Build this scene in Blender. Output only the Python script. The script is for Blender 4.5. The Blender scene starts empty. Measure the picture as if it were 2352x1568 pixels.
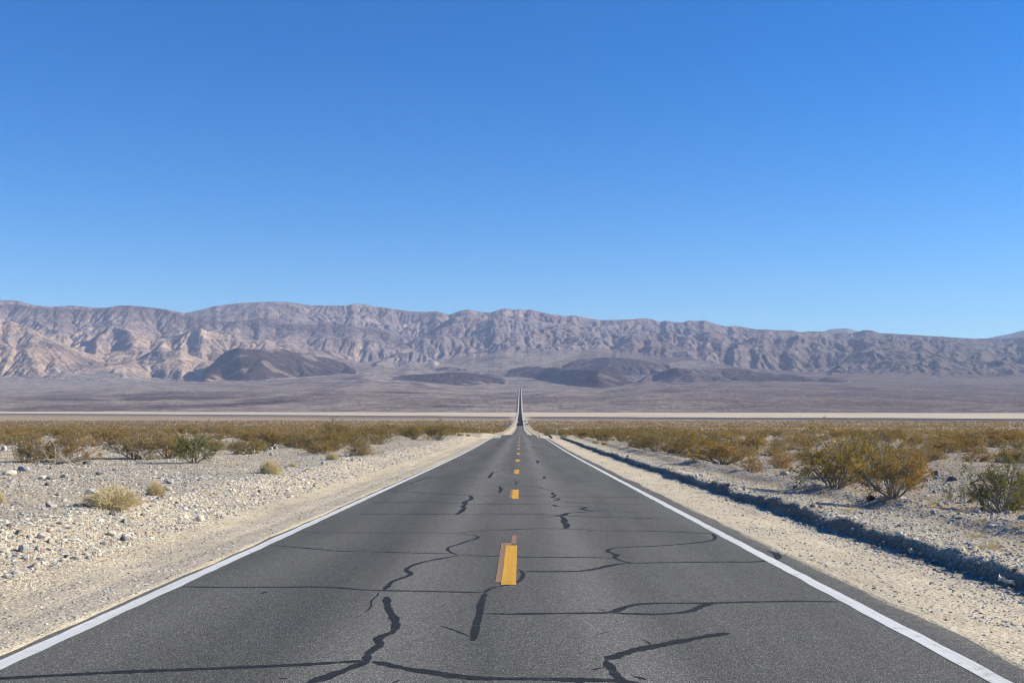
import bpy, math, random
import numpy as np
from mathutils import Vector, Matrix

# ------------------------------------------------------------------ camera, sky, sun, exposure
C = bpy.context.scene.collection
S = bpy.context.scene
R = math.radians
F2, EYE = 2500.0, 1.72               # focal length in pixels of a 2352 px wide picture, eye height over the road
PITCH = math.atan(136.0 / F2)
YAW = 19.0 / F2
cam = bpy.data.cameras.new('camera'); cam_o = bpy.data.objects.new('camera', cam); C.objects.link(cam_o)
cam.sensor_width = 36.0; cam.lens = 36.0 * F2 / 2352.0
cam.clip_start = 0.1; cam.clip_end = 90000.0
cam_o.location = (0, 0, EYE); cam_o.rotation_euler = (math.pi / 2 + PITCH, 0, YAW)
S.camera = cam_o
S.render.resolution_x, S.render.resolution_y = 1024, 682

SUN_EL, SUN_AZ = R(29), R(83)        # azimuth clockwise from the road's direction (+Y)
W = bpy.data.worlds.new('World'); S.world = W; W.use_nodes = True
wn = W.node_tree.nodes; wl = W.node_tree.links
for n in list(wn): wn.remove(n)
sky = wn.new('ShaderNodeTexSky'); sky.sky_type = 'NISHITA'; sky.sun_disc = False
sky.sun_elevation = SUN_EL; sky.sun_rotation = SUN_AZ
sky.altitude = 900; sky.air_density = 1.0; sky.dust_density = 0.0; sky.ozone_density = 2.5
hsv = wn.new('ShaderNodeHueSaturation'); hsv.inputs['Saturation'].default_value = 1.5; hsv.inputs['Hue'].default_value = .502
bg = wn.new('ShaderNodeBackground'); bg.inputs['Strength'].default_value = 0.093
wo = wn.new('ShaderNodeOutputWorld')
tn_ = wn.new('ShaderNodeMix'); tn_.data_type = 'RGBA'; tn_.blend_type = 'MULTIPLY'; tn_.inputs[0].default_value = 1.0; tn_.inputs[7].default_value = (.55, .76, .95, 1)
wl.new(sky.outputs[0], hsv.inputs['Color']); wl.new(hsv.outputs[0], tn_.inputs[6]); wl.new(tn_.outputs[2], bg.inputs[0]); wl.new(bg.outputs[0], wo.inputs[0])
sun = bpy.data.lights.new('sun', 'SUN'); sun.energy = 5.0; sun.angle = R(0.53); sun.color = (1.0, 0.92, 0.73)
sun_o = bpy.data.objects.new('sun', sun); C.objects.link(sun_o)
sd = Vector((math.sin(SUN_AZ) * math.cos(SUN_EL), math.cos(SUN_AZ) * math.cos(SUN_EL), math.sin(SUN_EL)))
sun_o.rotation_euler = sd.to_track_quat('Z', 'Y').to_euler(); sun_o.location = (60, 20, 60)
S.view_settings.view_transform = 'Standard'; S.view_settings.look = 'None'
S.view_settings.exposure = 0.85; S.view_settings.gamma = 1.0
S.render.engine = 'CYCLES'
S.cycles.use_denoising = True; S.cycles.denoiser = 'OPENIMAGEDENOISE'
S.cycles.filter_width = 1.15; S.cycles.max_bounces = 6; S.cycles.diffuse_bounces = 3; S.cycles.volume_bounces = 0; S.cycles.transparent_max_bounces = 8
HAZE = 3.3e-5

# ------------------------------------------------------------------ pixel (4096 px photo) -> ray
fw = Vector((-math.sin(YAW) * math.cos(PITCH), math.cos(YAW) * math.cos(PITCH), math.sin(PITCH)))
rt = Vector((math.cos(YAW), math.sin(YAW), 0)); up = rt.cross(fw)
def ray(X, Y):
    a, b = (X / 1.7415 - 1176) / F2, (784 - Y / 1.7415) / F2
    return fw + rt * a + up * b
def ct(X, Y):                        # (x/y, z/y) of that ray: a direction in the world
    d = ray(X, Y); return d.x / d.y, d.z / d.y

# ------------------------------------------------------------------ noise
def _h(ix, iy, s):
    h = (ix.astype(np.int64) * 374761393 + iy.astype(np.int64) * 668265263 + s * 974634777) & 0xffffffff
    h = ((h ^ (h >> 13)) * 1274126177) & 0xffffffff
    h = ((h ^ (h >> 16)) * 2246822519) & 0xffffffff
    return (h ^ (h >> 15)) & 0xffffffff
def perlin(x, y, s=0):
    x, y = np.broadcast_arrays(x, y)
    xi = np.floor(x); yi = np.floor(y); fx = x - xi; fy = y - yi
    u = fx * fx * fx * (fx * (fx * 6 - 15) + 10); v = fy * fy * fy * (fy * (fy * 6 - 15) + 10)
    def g(ax, ay):
        a = _h(xi + ax, yi + ay, s) * (2 * math.pi / 4294967296.0)
        return np.cos(a) * (fx - ax) + np.sin(a) * (fy - ay)
    a, b, c, d = g(0, 0), g(1, 0), g(0, 1), g(1, 1)
    return 1.4 * ((a * (1 - u) + b * u) * (1 - v) + (c * (1 - u) + d * u) * v)
def fbm(x, y, s=0, o=4, g=.5):
    r = 0; a = 1; t = 0
    for i in range(o):
        r = r + a * perlin(x * 2 ** i, y * 2 ** i, s + i * 17); t += a; a *= g
    return r / t
def ridged(x, y, s=0, o=4):
    r = 0; a = 1; t = 0
    for i in range(o):
        r = r + a * (1 - 2 * np.abs(perlin(x * 2 ** i, y * 2 ** i, s + i * 31))); t += a; a *= .5
    return r / t
def sst(e0, e1, x):
    t = np.clip((x - e0) / (e1 - e0), 0, 1); return t * t * (3 - 2 * t)
def mixc(a, b, t):
    return a * (1 - t[..., None]) + np.array(b) * t[..., None]
def pchip(xs, ys):
    xs = np.array(xs, float); ys = np.array(ys, float); h = np.diff(xs); d = np.diff(ys) / h
    m = np.empty_like(ys); m[0], m[-1] = d[0], d[-1]
    m[1:-1] = np.where(d[1:] * d[:-1] > 0, 2 * d[1:] * d[:-1] / (d[1:] + d[:-1] + 1e-30), 0)
    def f(x):
        x = np.clip(np.asarray(x, float), xs[0], xs[-1]); i = np.clip(np.searchsorted(xs, x) - 1, 0, len(h) - 1)
        t = (x - xs[i]) / h[i]
        return ((2 * t**3 - 3 * t**2 + 1) * ys[i] + (t**3 - 2 * t**2 + t) * h[i] * m[i] + (-2 * t**3 + 3 * t**2) * ys[i + 1] + (t**3 - t**2) * h[i] * m[i + 1])
    return f

# ------------------------------------------------------------------ object helpers
def tag(o, label=None, cat=None, group=None, kind=None):
    for k, v in (('label', label), ('category', cat), ('group', group), ('kind', kind)):
        if v: o[k] = v
    return o
def link(name, me, mat=None, parent=None):
    o = bpy.data.objects.new(name, me); C.objects.link(o)
    if mat is not None and len(me.materials) == 0: me.materials.append(mat)
    if parent: o.parent = parent
    return o
def empty(name, loc, rz=0):
    o = bpy.data.objects.new(name, None); C.objects.link(o); o.location = loc; o.rotation_euler = (0, 0, rz); o.empty_display_size = .2
    return o
def npmesh(name, V, F, smooth=False, col=None, tint=None):
    """V (n,3); F (m,k) with one polygon size; col: per-vertex rgb; tint: per-vertex float."""
    V = np.ascontiguousarray(V, np.float32); F = np.ascontiguousarray(F, np.int32)
    me = bpy.data.meshes.new(name); m, k = F.shape
    me.vertices.add(len(V)); me.vertices.foreach_set('co', V.ravel())
    me.loops.add(m * k); me.loops.foreach_set('vertex_index', F.ravel())
    me.polygons.add(m); me.polygons.foreach_set('loop_start', np.arange(0, m * k, k, dtype=np.int32))
    me.update(calc_edges=True)
    me.polygons.foreach_set('use_smooth', np.full(m, smooth, dtype=bool))
    if col is not None:
        a = me.attributes.new('col', 'FLOAT_COLOR', 'POINT')
        c4 = np.ones((len(V), 4), np.float32); c4[:, :3] = col; a.data.foreach_set('color', c4.ravel())
    if tint is not None:
        a = me.attributes.new('tint', 'FLOAT', 'POINT'); a.data.foreach_set('value', np.ascontiguousarray(tint, np.float32))
    return me
def gridf(nr, nc):
    i = np.arange(nr - 1)[:, None] * nc + np.arange(nc - 1)[None]
    return np.stack([i, i + 1, i + nc + 1, i + nc], -1).reshape(-1, 4)
class MB:                            # collects pieces into ONE mesh
    def __init__(s): s.v = []; s.f = []; s.n = 0
    def add(s, V, F):
        s.v += [tuple(p) for p in V]; s.f += [tuple(i + s.n for i in f) for f in F]; s.n += len(V)
    def box(s, x0, x1, y0, y1, z0, z1, b=0):
        if b == 0:
            V = [(x, y, z) for z in (z0, z1) for y in (y0, y1) for x in (x0, x1)]
            s.add(V, [(0, 2, 3, 1), (4, 5, 7, 6), (0, 1, 5, 4), (2, 6, 7, 3), (0, 4, 6, 2), (1, 3, 7, 5)])
        else:                        # a box with chamfered upright edges and top
            def ring(i, z): return [(x0 + i + b, y0 + i, z), (x1 - i - b, y0 + i, z), (x1 - i, y0 + i + b, z), (x1 - i, y1 - i - b, z), (x1 - i - b, y1 - i, z), (x0 + i + b, y1 - i, z), (x0 + i, y1 - i - b, z), (x0 + i, y0 + i + b, z)]
            V = ring(0, z0) + ring(0, z1 - b) + ring(b, z1)
            Fs = [tuple(range(7, -1, -1)), tuple(range(16, 24))]
            for r in (0, 8): Fs += [(r + k, r + (k + 1) % 8, r + 8 + (k + 1) % 8, r + 8 + k) for k in range(8)]
            s.add(V, Fs)
    def tube(s, P, rad, n=5, cap=True):
        P = [Vector(p) for p in P]; V = []; Fs = []
        for i, p in enumerate(P):
            t = (P[min(i + 1, len(P) - 1)] - P[max(i - 1, 0)]).normalized()
            a = t.cross(Vector((0, 0, 1)) if abs(t.z) < .9 else Vector((1, 0, 0))).normalized(); b = t.cross(a)
            r = rad[i] if hasattr(rad, '__len__') else rad
            V += [p + a * (r * math.cos(2 * math.pi * k / n)) + b * (r * math.sin(2 * math.pi * k / n)) for k in range(n)]
        for i in range(len(P) - 1):
            Fs += [(i * n + k, i * n + (k + 1) % n, (i + 1) * n + (k + 1) % n, (i + 1) * n + k) for k in range(n)]
        if cap: Fs += [tuple(range(n)), tuple(range(len(V) - 1, len(V) - 1 - n, -1))]
        s.add(V, Fs)
    def mesh(s, name, smooth=False):
        me = bpy.data.meshes.new(name); me.from_pydata(s.v, [], s.f); me.update()
        if smooth: me.polygons.foreach_set('use_smooth', [True] * len(me.polygons))
        return me
    def build(s, name, mat, parent=None, smooth=False): return link(name, s.mesh(name, smooth), mat, parent)

# ------------------------------------------------------------------ material helpers
class N:
    def __init__(s, name):
        s.m = bpy.data.materials.new(name); s.m.use_nodes = True; s.t = s.m.node_tree
        s.p = s.t.nodes['Principled BSDF']; s.p.inputs['Roughness'].default_value = .9; s.p.inputs['Specular IOR Level'].default_value = .2
        s.out = s.t.nodes['Material Output']
    def n(s, ty, **kw):
        x = s.t.nodes.new('ShaderNode' + ty)
        for k, v in kw.items(): setattr(x, k, v)
        return x
    def set(s, sock, v):
        if isinstance(v, bpy.types.NodeSocket): s.t.links.new(v, sock)
        elif v is not None:
            if hasattr(sock.default_value, '__len__') and not hasattr(v, '__len__'): v = (v,) * len(sock.default_value)
            if hasattr(v, '__len__') and len(v) == 3 and len(sock.default_value) == 4: v = (*v, 1)
            sock.default_value = v
    def math(s, op, a, b=None, c=None, clamp=False):
        x = s.n('Math', operation=op, use_clamp=clamp)
        for i, v in enumerate((a, b, c)):
            if v is not None: s.set(x.inputs[i], v)
        return x.outputs[0]
    def mix(s, f, a, b, mode='MIX'):
        x = s.n('Mix', data_type='RGBA', blend_type=mode); s.set(x.inputs[0], f); s.set(x.inputs[6], a); s.set(x.inputs[7], b); return x.outputs[2]
    def pos(s): return s.n('TexCoord').outputs['Object']
    def gpos(s): return s.n('NewGeometry').outputs['Position']
    def noise(s, sc, det=4, rough=.55, vec=None, dist=0):
        x = s.n('TexNoise'); s.set(x.inputs['Scale'], sc); x.inputs['Detail'].default_value = det; x.inputs['Roughness'].default_value = rough; x.inputs['Distortion'].default_value = dist
        s.set(x.inputs['Vector'], vec or s.pos()); return x
    def vor(s, sc, vec=None, feat='F1', rnd=1):
        x = s.n('TexVoronoi', feature=feat); s.set(x.inputs['Scale'], sc); x.inputs['Randomness'].default_value = rnd
        s.set(x.inputs['Vector'], vec or s.pos()); return x
    def ramp(s, f, stops, interp='LINEAR'):
        x = s.n('ValToRGB'); s.set(x.inputs[0], f); e = x.color_ramp; e.interpolation = interp
        while len(e.elements) < len(stops): e.elements.new(.5)
        for el, (p, c) in zip(e.elements, stops):
            el.position = p; el.color = (*c, 1) if hasattr(c, '__len__') else (c, c, c, 1)
        return x.outputs[0]
    def rng(s, f, a, b, c, d):
        x = s.n('MapRange'); s.set(x.inputs[0], f)
        for i, v in enumerate((a, b, c, d)): x.inputs[i + 1].default_value = v
        return x.outputs[0]
    def attr(s, name, ty='GEOMETRY'): return s.n('Attribute', attribute_name=name, attribute_type=ty)
    def bump(s, h, dist, strength=1):
        x = s.n('Bump'); x.inputs['Strength'].default_value = strength; x.inputs['Distance'].default_value = dist; s.set(x.inputs['Height'], h)
        s.t.links.new(x.outputs[0], s.p.inputs['Normal'])
    def col(s, v): s.set(s.p.inputs['Base Color'], v)
    def rough(s, v): s.set(s.p.inputs['Roughness'], v)
def flat(name, c, rough=.6, spec=.3, var=.12, sc=14, metal=0):
    q = N(name); nz = q.noise(sc, 5)
    q.col(q.mix(q.rng(nz.outputs[0], .3, .7, 0, 1), [x * (1 - var) for x in c], [min(1, x * (1 + var)) for x in c]))
    q.rough(rough); q.p.inputs['Specular IOR Level'].default_value = spec; q.p.inputs['Metallic'].default_value = metal
    return q.m

# ground: albedo from the per-vertex colour, pebbles and grit from voronoi cells
q = N('desert_soil')
base = q.attr('col').outputs['Color']; grit = q.attr('tint').outputs['Fac']
v1 = q.vor(42); v2 = q.vor(15); n1 = q.noise(1.3, 6); n2 = q.noise(.13, 5)
k1 = q.ramp(q.n('SeparateColor').outputs[0], [(0, 0), (1, 1)])
sep1 = q.n('SeparateColor'); q.set(sep1.inputs[0], v1.outputs['Color']); sep2 = q.n('SeparateColor'); q.set(sep2.inputs[0], v2.outputs['Color'])
p1 = q.ramp(sep1.outputs[0], [(0, (.45, .45, .44)), (.16, (.68, .68, .68)), (.36, (.97, .96, .93)), (.8, (1.05, 1.02, .97)), (1, (1.3, 1.25, 1.16))])
p2 = q.ramp(sep2.outputs[1], [(0, (.45, .45, .47)), (.15, (.7, .7, .72)), (.4, (1, 1, 1)), (.85, (1, .98, .95)), (1, (1.22, 1.17, 1.08))])
c1 = q.mix(grit, base, q.mix(1, base, p1, 'MULTIPLY'))
c2 = q.mix(q.math('MULTIPLY', grit, .8), c1, q.mix(1, c1, p2, 'MULTIPLY'))
c3 = q.mix(1, c2, q.ramp(n1.outputs[0], [(.3, .84), (.7, 1.12)]), 'MULTIPLY')
c4 = q.mix(1, c3, q.ramp(n2.outputs[0], [(.3, (.9, .9, .92)), (.7, (1.08, 1.06, 1.03))]), 'MULTIPLY')
q.col(c4); q.rough(.95); q.p.inputs['Specular IOR Level'].default_value = .1
hh = q.math('ADD', q.math('MULTIPLY', v1.outputs['Distance'], -.5), q.math('ADD', q.math('MULTIPLY', v2.outputs['Distance'], -1.0), n1.outputs[0]))
q.bump(q.math('MULTIPLY', hh, q.math('ADD', grit, .25)), .03, .8)
M_SOIL = q.m

q = N('old_asphalt')
px = q.n('SeparateXYZ'); q.set(px.inputs[0], q.pos()); X = px.outputs[0]
track = q.math('ADD', q.math('POWER', 2.718, q.math('MULTIPLY', q.math('POWER', q.math('ADD', X, 1.15), 2), -5)), q.math('POWER', 2.718, q.math('MULTIPLY', q.math('POWER', q.math('SUBTRACT', X, .75), 2), -9)))
oil = q.math('POWER', 2.718, q.math('MULTIPLY', q.math('POWER', q.math('ADD', X, 2.05), 2), -3))
str_v = q.n('Mapping'); q.set(str_v.inputs['Vector'], q.pos()); str_v.inputs['Scale'].default_value = (1.1, .09, 1)
nb = q.noise(1, 4, vec=str_v.outputs[0]); nf = q.noise(220, 2); nm = q.noise(26, 4)
va = q.vor(130); sa = q.n('SeparateColor'); q.set(sa.inputs[0], va.outputs['Color'])
b0 = q.ramp(nb.outputs[0], [(.3, (.102, .100, .095)), (.7, (.148, .144, .136))])
b1 = q.mix(q.math('MULTIPLY', track, .55), b0, (.215, .205, .19))
b1 = q.mix(q.math('MULTIPLY', oil, .3), b1, (.05, .05, .052))
b2 = q.mix(1, b1, q.ramp(sa.outputs[0], [(0, .35), (.35, .8), (.86, 1.05), (.94, 1.7), (1, 2.5)]), 'MULTIPLY')
b3 = q.mix(1, b2, q.ramp(nm.outputs[0], [(.3, .88), (.7, 1.12)]), 'MULTIPLY')
edge = q.math('MAXIMUM', q.rng(X, 3.38, 3.85, 0, .55), q.rng(X, -3.8, -4.05, 0, .3))
b4 = q.mix(q.math('MULTIPLY', edge, q.ramp(q.noise(9, 5).outputs[0], [(.42, 0), (.6, 1)])), b3, (.36, .31, .25))
q.col(b4); q.rough(.9); q.p.inputs['Specular IOR Level'].default_value = .1
q.bump(q.math('ADD', va.outputs['Distance'], nf.outputs[0]), .006, .6)
M_ASPHALT = q.m
M_NEWASPHALT = flat('new_asphalt', (.026, .027, .030), 1.0, .0, .1, .3)
M_FARSHOULDER = flat('pale_shoulder_gravel', (.46, .42, .37), .95, .1, .12, .2)
def paint(name, c, wear):
    q = N(name); a = q.noise(7, 6, .7); b = q.noise(160, 3, .6)
    w = q.ramp(q.math('ADD', q.math('MULTIPLY', a.outputs[0], .6), q.math('MULTIPLY', b.outputs[0], .5)), [(wear - .05, (.11, .11, .105)), (wear + .05, c)])
    st = q.n('Mapping'); q.set(st.inputs['Vector'], q.pos()); st.inputs['Scale'].default_value = (26, .35, 1)
    q.col(q.mix(1, w, q.ramp(q.noise(1, 4, vec=st.outputs[0]).outputs[0], [(.3, .84), (.65, 1.04)]), 'MULTIPLY'))
    q.rough(.65); q.bump(b.outputs[0], .004, .5); return q.m
M_WHITE = paint('white_road_paint', (.61, .61, .595), .44)
M_YELLOW = paint('yellow_road_paint', (.60, .325, .03), .43)
M_FADED = paint('faded_orange_paint', (.29, .175, .095), .45)
q = N('bitumen_crack_seal'); a = q.noise(18, 5)
q.col(q.ramp(a.outputs[0], [(.3, (.014, .0145, .016)), (.6, (.026, .026, .027)), (.72, (.055, .053, .05))])); q.rough(.75); q.p.inputs['Specular IOR Level'].default_value = .15
M_TAR = q.m
STONES = [(0, (.085, .085, .095)), (.10, (.22, .215, .21)), (.28, (.34, .335, .325)), (.46, (.47, .45, .41)), (.62, (.58, .53, .44)), (.76, (.64, .58, .48)), (.84, (.40, .29, .23)), (.9, (.25, .17, .16)), (.95, (.72, .68, .62)), (1, (.78, .75, .70))]
q = N('gravel_stone'); t = q.attr('tint').outputs['Fac']
q.col(q.mix(1, q.ramp(t, STONES), q.ramp(q.noise(40, 4).outputs[0], [(.3, .82), (.7, 1.12)]), 'MULTIPLY')); M_GRAVEL = q.m
q = N('weathered_rock'); oc = q.n('ObjectInfo').outputs['Color']
nn = q.noise(5, 8, .65); q.col(q.mix(1, oc, q.ramp(nn.outputs[0], [(.28, (.66, .66, .68)), (.5, (1, 1, 1)), (.75, (1.22, 1.18, 1.12))]), 'MULTIPLY'))
q.bump(nn.outputs[0], .03, .7); M_ROCK = q.m
q = N('creosote_leaf'); oi = q.n('ObjectInfo'); t = q.attr('tint').outputs['Fac']
lc = q.mix(1, oi.outputs['Color'], q.ramp(t, [(0, (.45, .42, .38)), (.4, (.9, .9, .85)), (.8, (1.15, 1.15, 1.1)), (1, (1.7, 1.35, 1.0))]), 'MULTIPLY')
lc = q.mix(q.math('MULTIPLY', q.rng(t, .5, 1, 0, .5), 1), lc, (.24, .15, .045))
df = q.n('BsdfDiffuse'); q.set(df.inputs[0], lc); tr = q.n('BsdfTranslucent'); q.set(tr.inputs[0], q.mix(1, lc, (1.2, 1.1, .7), 'MULTIPLY'))
ms = q.n('MixShader'); ms.inputs[0].default_value = .48; q.t.links.new(df.outputs[0], ms.inputs[1]); q.t.links.new(tr.outputs[0], ms.inputs[2]); q.t.links.new(ms.outputs[0], q.out.inputs[0])
M_LEAF = q.m
q = N('shrubland_mass'); t = q.attr('tint').outputs['Fac']
lc = q.ramp(t, [(0, (.105, .10, .034)), (.2, (.19, .155, .058)), (.4, (.28, .195, .095)), (.7, (.35, .24, .12)), (.9, (.39, .27, .14)), (1, (.48, .40, .30))])
df = q.n('BsdfDiffuse'); q.set(df.inputs[0], lc); tr = q.n('BsdfTranslucent'); q.set(tr.inputs[0], lc)
ms = q.n('MixShader'); ms.inputs[0].default_value = .48; q.t.links.new(df.outputs[0], ms.inputs[1]); q.t.links.new(tr.outputs[0], ms.inputs[2]); q.t.links.new(ms.outputs[0], q.out.inputs[0])
M_MASS = q.m
M_STEM = flat('grey_bark', (.30, .27, .235), .9, .1, .35, 9)
M_DEADWOOD = flat('bleached_wood', (.40, .36, .30), .9, .1, .25, 9)
q = N('straw'); t = q.attr('tint').outputs['Fac']
sc_ = q.ramp(t, [(0, (.50, .40, .21)), (.4, (.74, .61, .37)), (.8, (.85, .74, .49)), (1, (.90, .82, .62))])
df = q.n('BsdfDiffuse'); q.set(df.inputs[0], sc_); tr = q.n('BsdfTranslucent'); q.set(tr.inputs[0], sc_)
ms = q.n('MixShader'); ms.inputs[0].default_value = .3; q.t.links.new(df.outputs[0], ms.inputs[1]); q.t.links.new(tr.outputs[0], ms.inputs[2]); q.t.links.new(ms.outputs[0], q.out.inputs[0])
M_STRAW = q.m
q = N('mountain_rock'); g = q.gpos(); bc = q.attr('col').outputs['Color']
a = q.noise(.012, 7, .62, g); b = q.noise(.05, 5, .6, g); d = q.noise(.0035, 5, .6, g)
c1 = q.mix(1, bc, q.ramp(a.outputs[0], [(.3, (.58, .57, .60)), (.5, (1, 1, 1)), (.7, (1.42, 1.36, 1.26))]), 'MULTIPLY')
c1 = q.mix(1, c1, q.ramp(b.outputs[0], [(.3, .70), (.7, 1.28)]), 'MULTIPLY')
c1 = q.mix(1, c1, q.ramp(d.outputs[0], [(.3, (.88, .9, .95)), (.7, (1.1, 1.05, .98))]), 'MULTIPLY')
q.col(c1); q.rough(.95); q.p.inputs['Specular IOR Level'].default_value = .05; q.bump(q.math('ADD', q.math('MULTIPLY', a.outputs[0], 2.2), b.outputs[0]), 16, .75); M_TERRAIN = q.m
q = N('playa_clay'); g = q.gpos(); a = q.noise(.006, 6, .6, g)
sp = q.vor(.016, g); ss = q.n('SeparateColor'); q.set(ss.inputs[0], sp.outputs['Color'])
spot = q.math('MULTIPLY', q.math('LESS_THAN', sp.outputs['Distance'], .13), q.math('GREATER_THAN', ss.outputs[0], .80))
q.col(q.mix(spot, q.ramp(a.outputs[0], [(.3, (.45, .37, .27)), (.7, (.54, .455, .34))]), (.18, .135, .07))); q.rough(.95); q.p.inputs['Specular IOR Level'].default_value = .1
M_PLAYA = q.m
M_STEEL = flat('galvanised_steel', (.36, .37, .38), .5, .5, .1, 20, .6)
M_PLATE = flat('white_reflector', (.82, .82, .82), .4, .5, .04, 20)
M_GREEN = flat('green_sign_face', (.006, .21, .12), .45, .5, .06, 3)
M_BACK = flat('bare_sign_back', (.30, .34, .38), .5, .4, .08, 3)
M_WOOD = flat('timber_post', (.22, .15, .09), .9, .1, .2, 9)
M_CARDARK = flat('dark_car_paint', (.028, .032, .042), .25, .5, .05, 3)
M_CARWHITE = flat('white_car_paint', (.78, .78, .78), .3, .5, .03, 3)
M_GLASS = flat('dark_window_glass', (.02, .025, .03), .1, .6, .05, 3)
M_TYRE = flat('tyre_rubber', (.02, .02, .02), .85, .2, .1, 9)
M_PLASTIC = flat('torn_plastic', (.58, .55, .50), .5, .4, .15, 30)
q = N('lit_headlight'); q.p.inputs['Emission Color'].default_value = (1, .93, .82, 1); q.p.inputs['Emission Strength'].default_value = 9; M_LAMP = q.m

# ------------------------------------------------------------------ ground and road heights (road at y=0 is z=0)
zb = pchip([-60, 0, 75, 157, 263, 380, 525, 850, 1220, 1600, 2130, 3400], [1.44, 0, -1.82, -3.50, -6.35, -9.75, -13.95, -20.9, -26.4, -29.6, -32.0, -33.2])
def dip(y): return .95 * np.exp(-((y - 181) / 13.0)**2 / 2) + 2.4 * np.exp(-((y - 375) / 52.0)**2 / 2)
def zroad(y): return zb(y) - dip(y)
RX0, RX1 = -4.01, 3.70               # pavement edges
def edge_l(y): return RX0 + .035 * perlin(y * .9, y * 0 + 3.3, 5) + .025 * perlin(y * .21, y * 0 + 1.3, 6)
def edge_r(y): return RX1 + .07 * perlin(y * .8, y * 0 + 7.3, 7) + .08 * perlin(y * .19, y * 0 + 4.3, 8)
XS = [-400, -60, -30, -16, -11, -8.2, -7.35, -6.95, -6.5, -6.0, -5.7, -5.3, -4.6, -3.9, 3.65, 4.3, 5.05, 5.35, 5.55, 5.74, 5.95, 6.6, 7.9, 8.35, 8.65, 9.0, 10, 16, 40, 400]
ZS = [.5, .5, .42, .34, .36, .38, .40, .37, .22, .07, -.02, -.09, -.06, -.02, -.02, -.05, -.10, -.11, -.09, .075, .08, -.03, -.10, .02, .06, -.02, -.06, -.02, .1, .2]
def zground(x, y):
    x = np.asarray(x, float); y = np.asarray(y, float)
    wob = .16 * perlin(y * .16, y * 0 + 2.1, 21) + .07 * perlin(y * .7, y * 0 + 2.1, 22)
    off = sst(4.2, 5.2, np.abs(x))
    cs = np.interp(x + wob * off, XS, ZS) * (1 - sst(1300, 1900, y))
    hb = 1.05 + .35 * perlin(y * .22, y * 0 + 9.1, 23) + .30 * perlin(y * .8, y * 0 + 9.1, 25)            # berms vary in height along the road
    hb = 1 + (hb - 1) * (1 - .7 * sst(25, 70, y))
    cs = np.where((x > 5.5) & (x < 6.4), (cs + .1) * hb - .1, cs)
    cs = cs + .07 * fbm(x * 2.2, y * 2.2, 26, 3) * np.exp(-((x - 5.8) / .3)**2) * (1 - sst(40, 120, y))
    cs = np.where((x > 7.9) & (x < 9.4), (cs + .1) * (1 + .7 * perlin(y * .3, y * 0 + 9.1, 24)) - .1, cs)
    near = 1 - sst(60, 240, y)
    n = off * ((.10 + .1 * sst(7, 30, np.abs(x))) * fbm(x * .22, y * .22, 31, 3) + .035 * fbm(x * 1.5, y * 1.5, 32, 3) * (.3 + .7 * sst(5.4, 6.2, np.abs(x)))) * (.35 + .65 * near)
    rut = -.022 * np.exp(-((np.abs(x - .1) - 4.75 - .1 * perlin(y * .05, y * 0, 41)) / .10)**2) * near
    far = sst(300, 1500, y) * 1.2 * fbm(x * .01, y * .01, 33, 3) * sst(12, 60, np.abs(x)) * (1 - sst(1750, 2050, y))
    dp = dip(y) * (1 - sst(8.5, 15, np.abs(x)))
    return zb(y) - dp + cs + n + rut + far
def hit(X, Y, extra=0.0):            # where the line of sight through a photo pixel meets the ground
    d = ray(X, Y); ys = np.concatenate([np.arange(5, 60, .05), np.arange(60, 400, .25), np.arange(400, 2200, 2.0)])
    xs = d.x / d.y * ys; zs = EYE + d.z / d.y * ys
    k = np.nonzero(zs <= zground(xs, ys) + extra)[0]
    i = k[0] if len(k) else len(ys) - 1
    return float(xs[i]), float(ys[i]), float(zground(xs[i], ys[i]))

# --- the ground sheet, from behind the camera to the far side of the dry lake
ys = [-24.0]
while ys[-1] < 3480: ys.append(ys[-1] + max(.11, .0075 * max(ys[-1], 0)) if ys[-1] > 5 else ys[-1] + .6)
ys = np.array(ys); inner = np.concatenate([np.arange(-14, 5.2, .125), np.arange(5.2, 6.3, .055), np.arange(6.3, 14.01, .125)])
tt = np.linspace(0, 1, 131)[1:]
rows = []
for y in ys:
    w = 30 + .66 * max(y, 0) + 10; o = 14 + (w - 14) * (.35 * tt + .65 * tt**2.2)
    rows.append(np.concatenate([-o[::-1], inner, o]))
GX = np.array(rows); GY = np.repeat(ys[:, None], GX.shape[1], 1)
GZ = zground(GX, GY)
road = (GX > RX0 + .06) & (GX < RX1 - .08)
GZ = np.where(road, GZ - .09, GZ)
sand = np.array([.515, .45, .34])
col = np.broadcast_to(sand, GX.shape + (3,)).copy()
ax = np.abs(GX - .1)
stony = sst(5.35, 6.0, ax)
stony *= .55 + .45 * sst(-.25, .3, fbm(GX * .25, GY * .25, 51, 3))
col = mixc(col, (.49, .435, .34), stony)
flatm = sst(6.6, 10, ax); col = mixc(col, (.475, .405, .305), flatm * .8)
berm_shade = np.exp(-((GX - 5.60) / .15)**2); col = mixc(col, (.15, .115, .088), berm_shade * .85)  # shade on the berm's road-facing side, deepened in the soil colour
browner = sst(6.4, 9, GX) * (1 - sst(80, 200, GY)) * (.35 + .65 * sst(-.2, .3, fbm(GX * .35, GY * .35, 57, 4))); col = mixc(col, (.35, .275, .185), browner * .85)
brown = sst(11, 40, ax) * sst(-.1, .35, fbm(GX * .12, GY * .12, 52, 4)); col = mixc(col, (.36, .29, .21), brown * .6)
litt = sst(8, 12, ax) * sst(.12, .4, fbm(GX * .5, GY * .5, 53, 3)) * (1 - sst(70, 140, GY)); col = mixc(col, (.36, .22, .11), litt * .5)
plain = sst(100, 420, GY) * sst(8, 20, ax); col = mixc(col, (.36, .285, .20), plain)
shc = np.interp(GX / np.maximum(GY, 1), [-.68, -.478, 0, .46, .68], [3150, 2960, 2330, 2010, 1950]) - 2130
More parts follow.
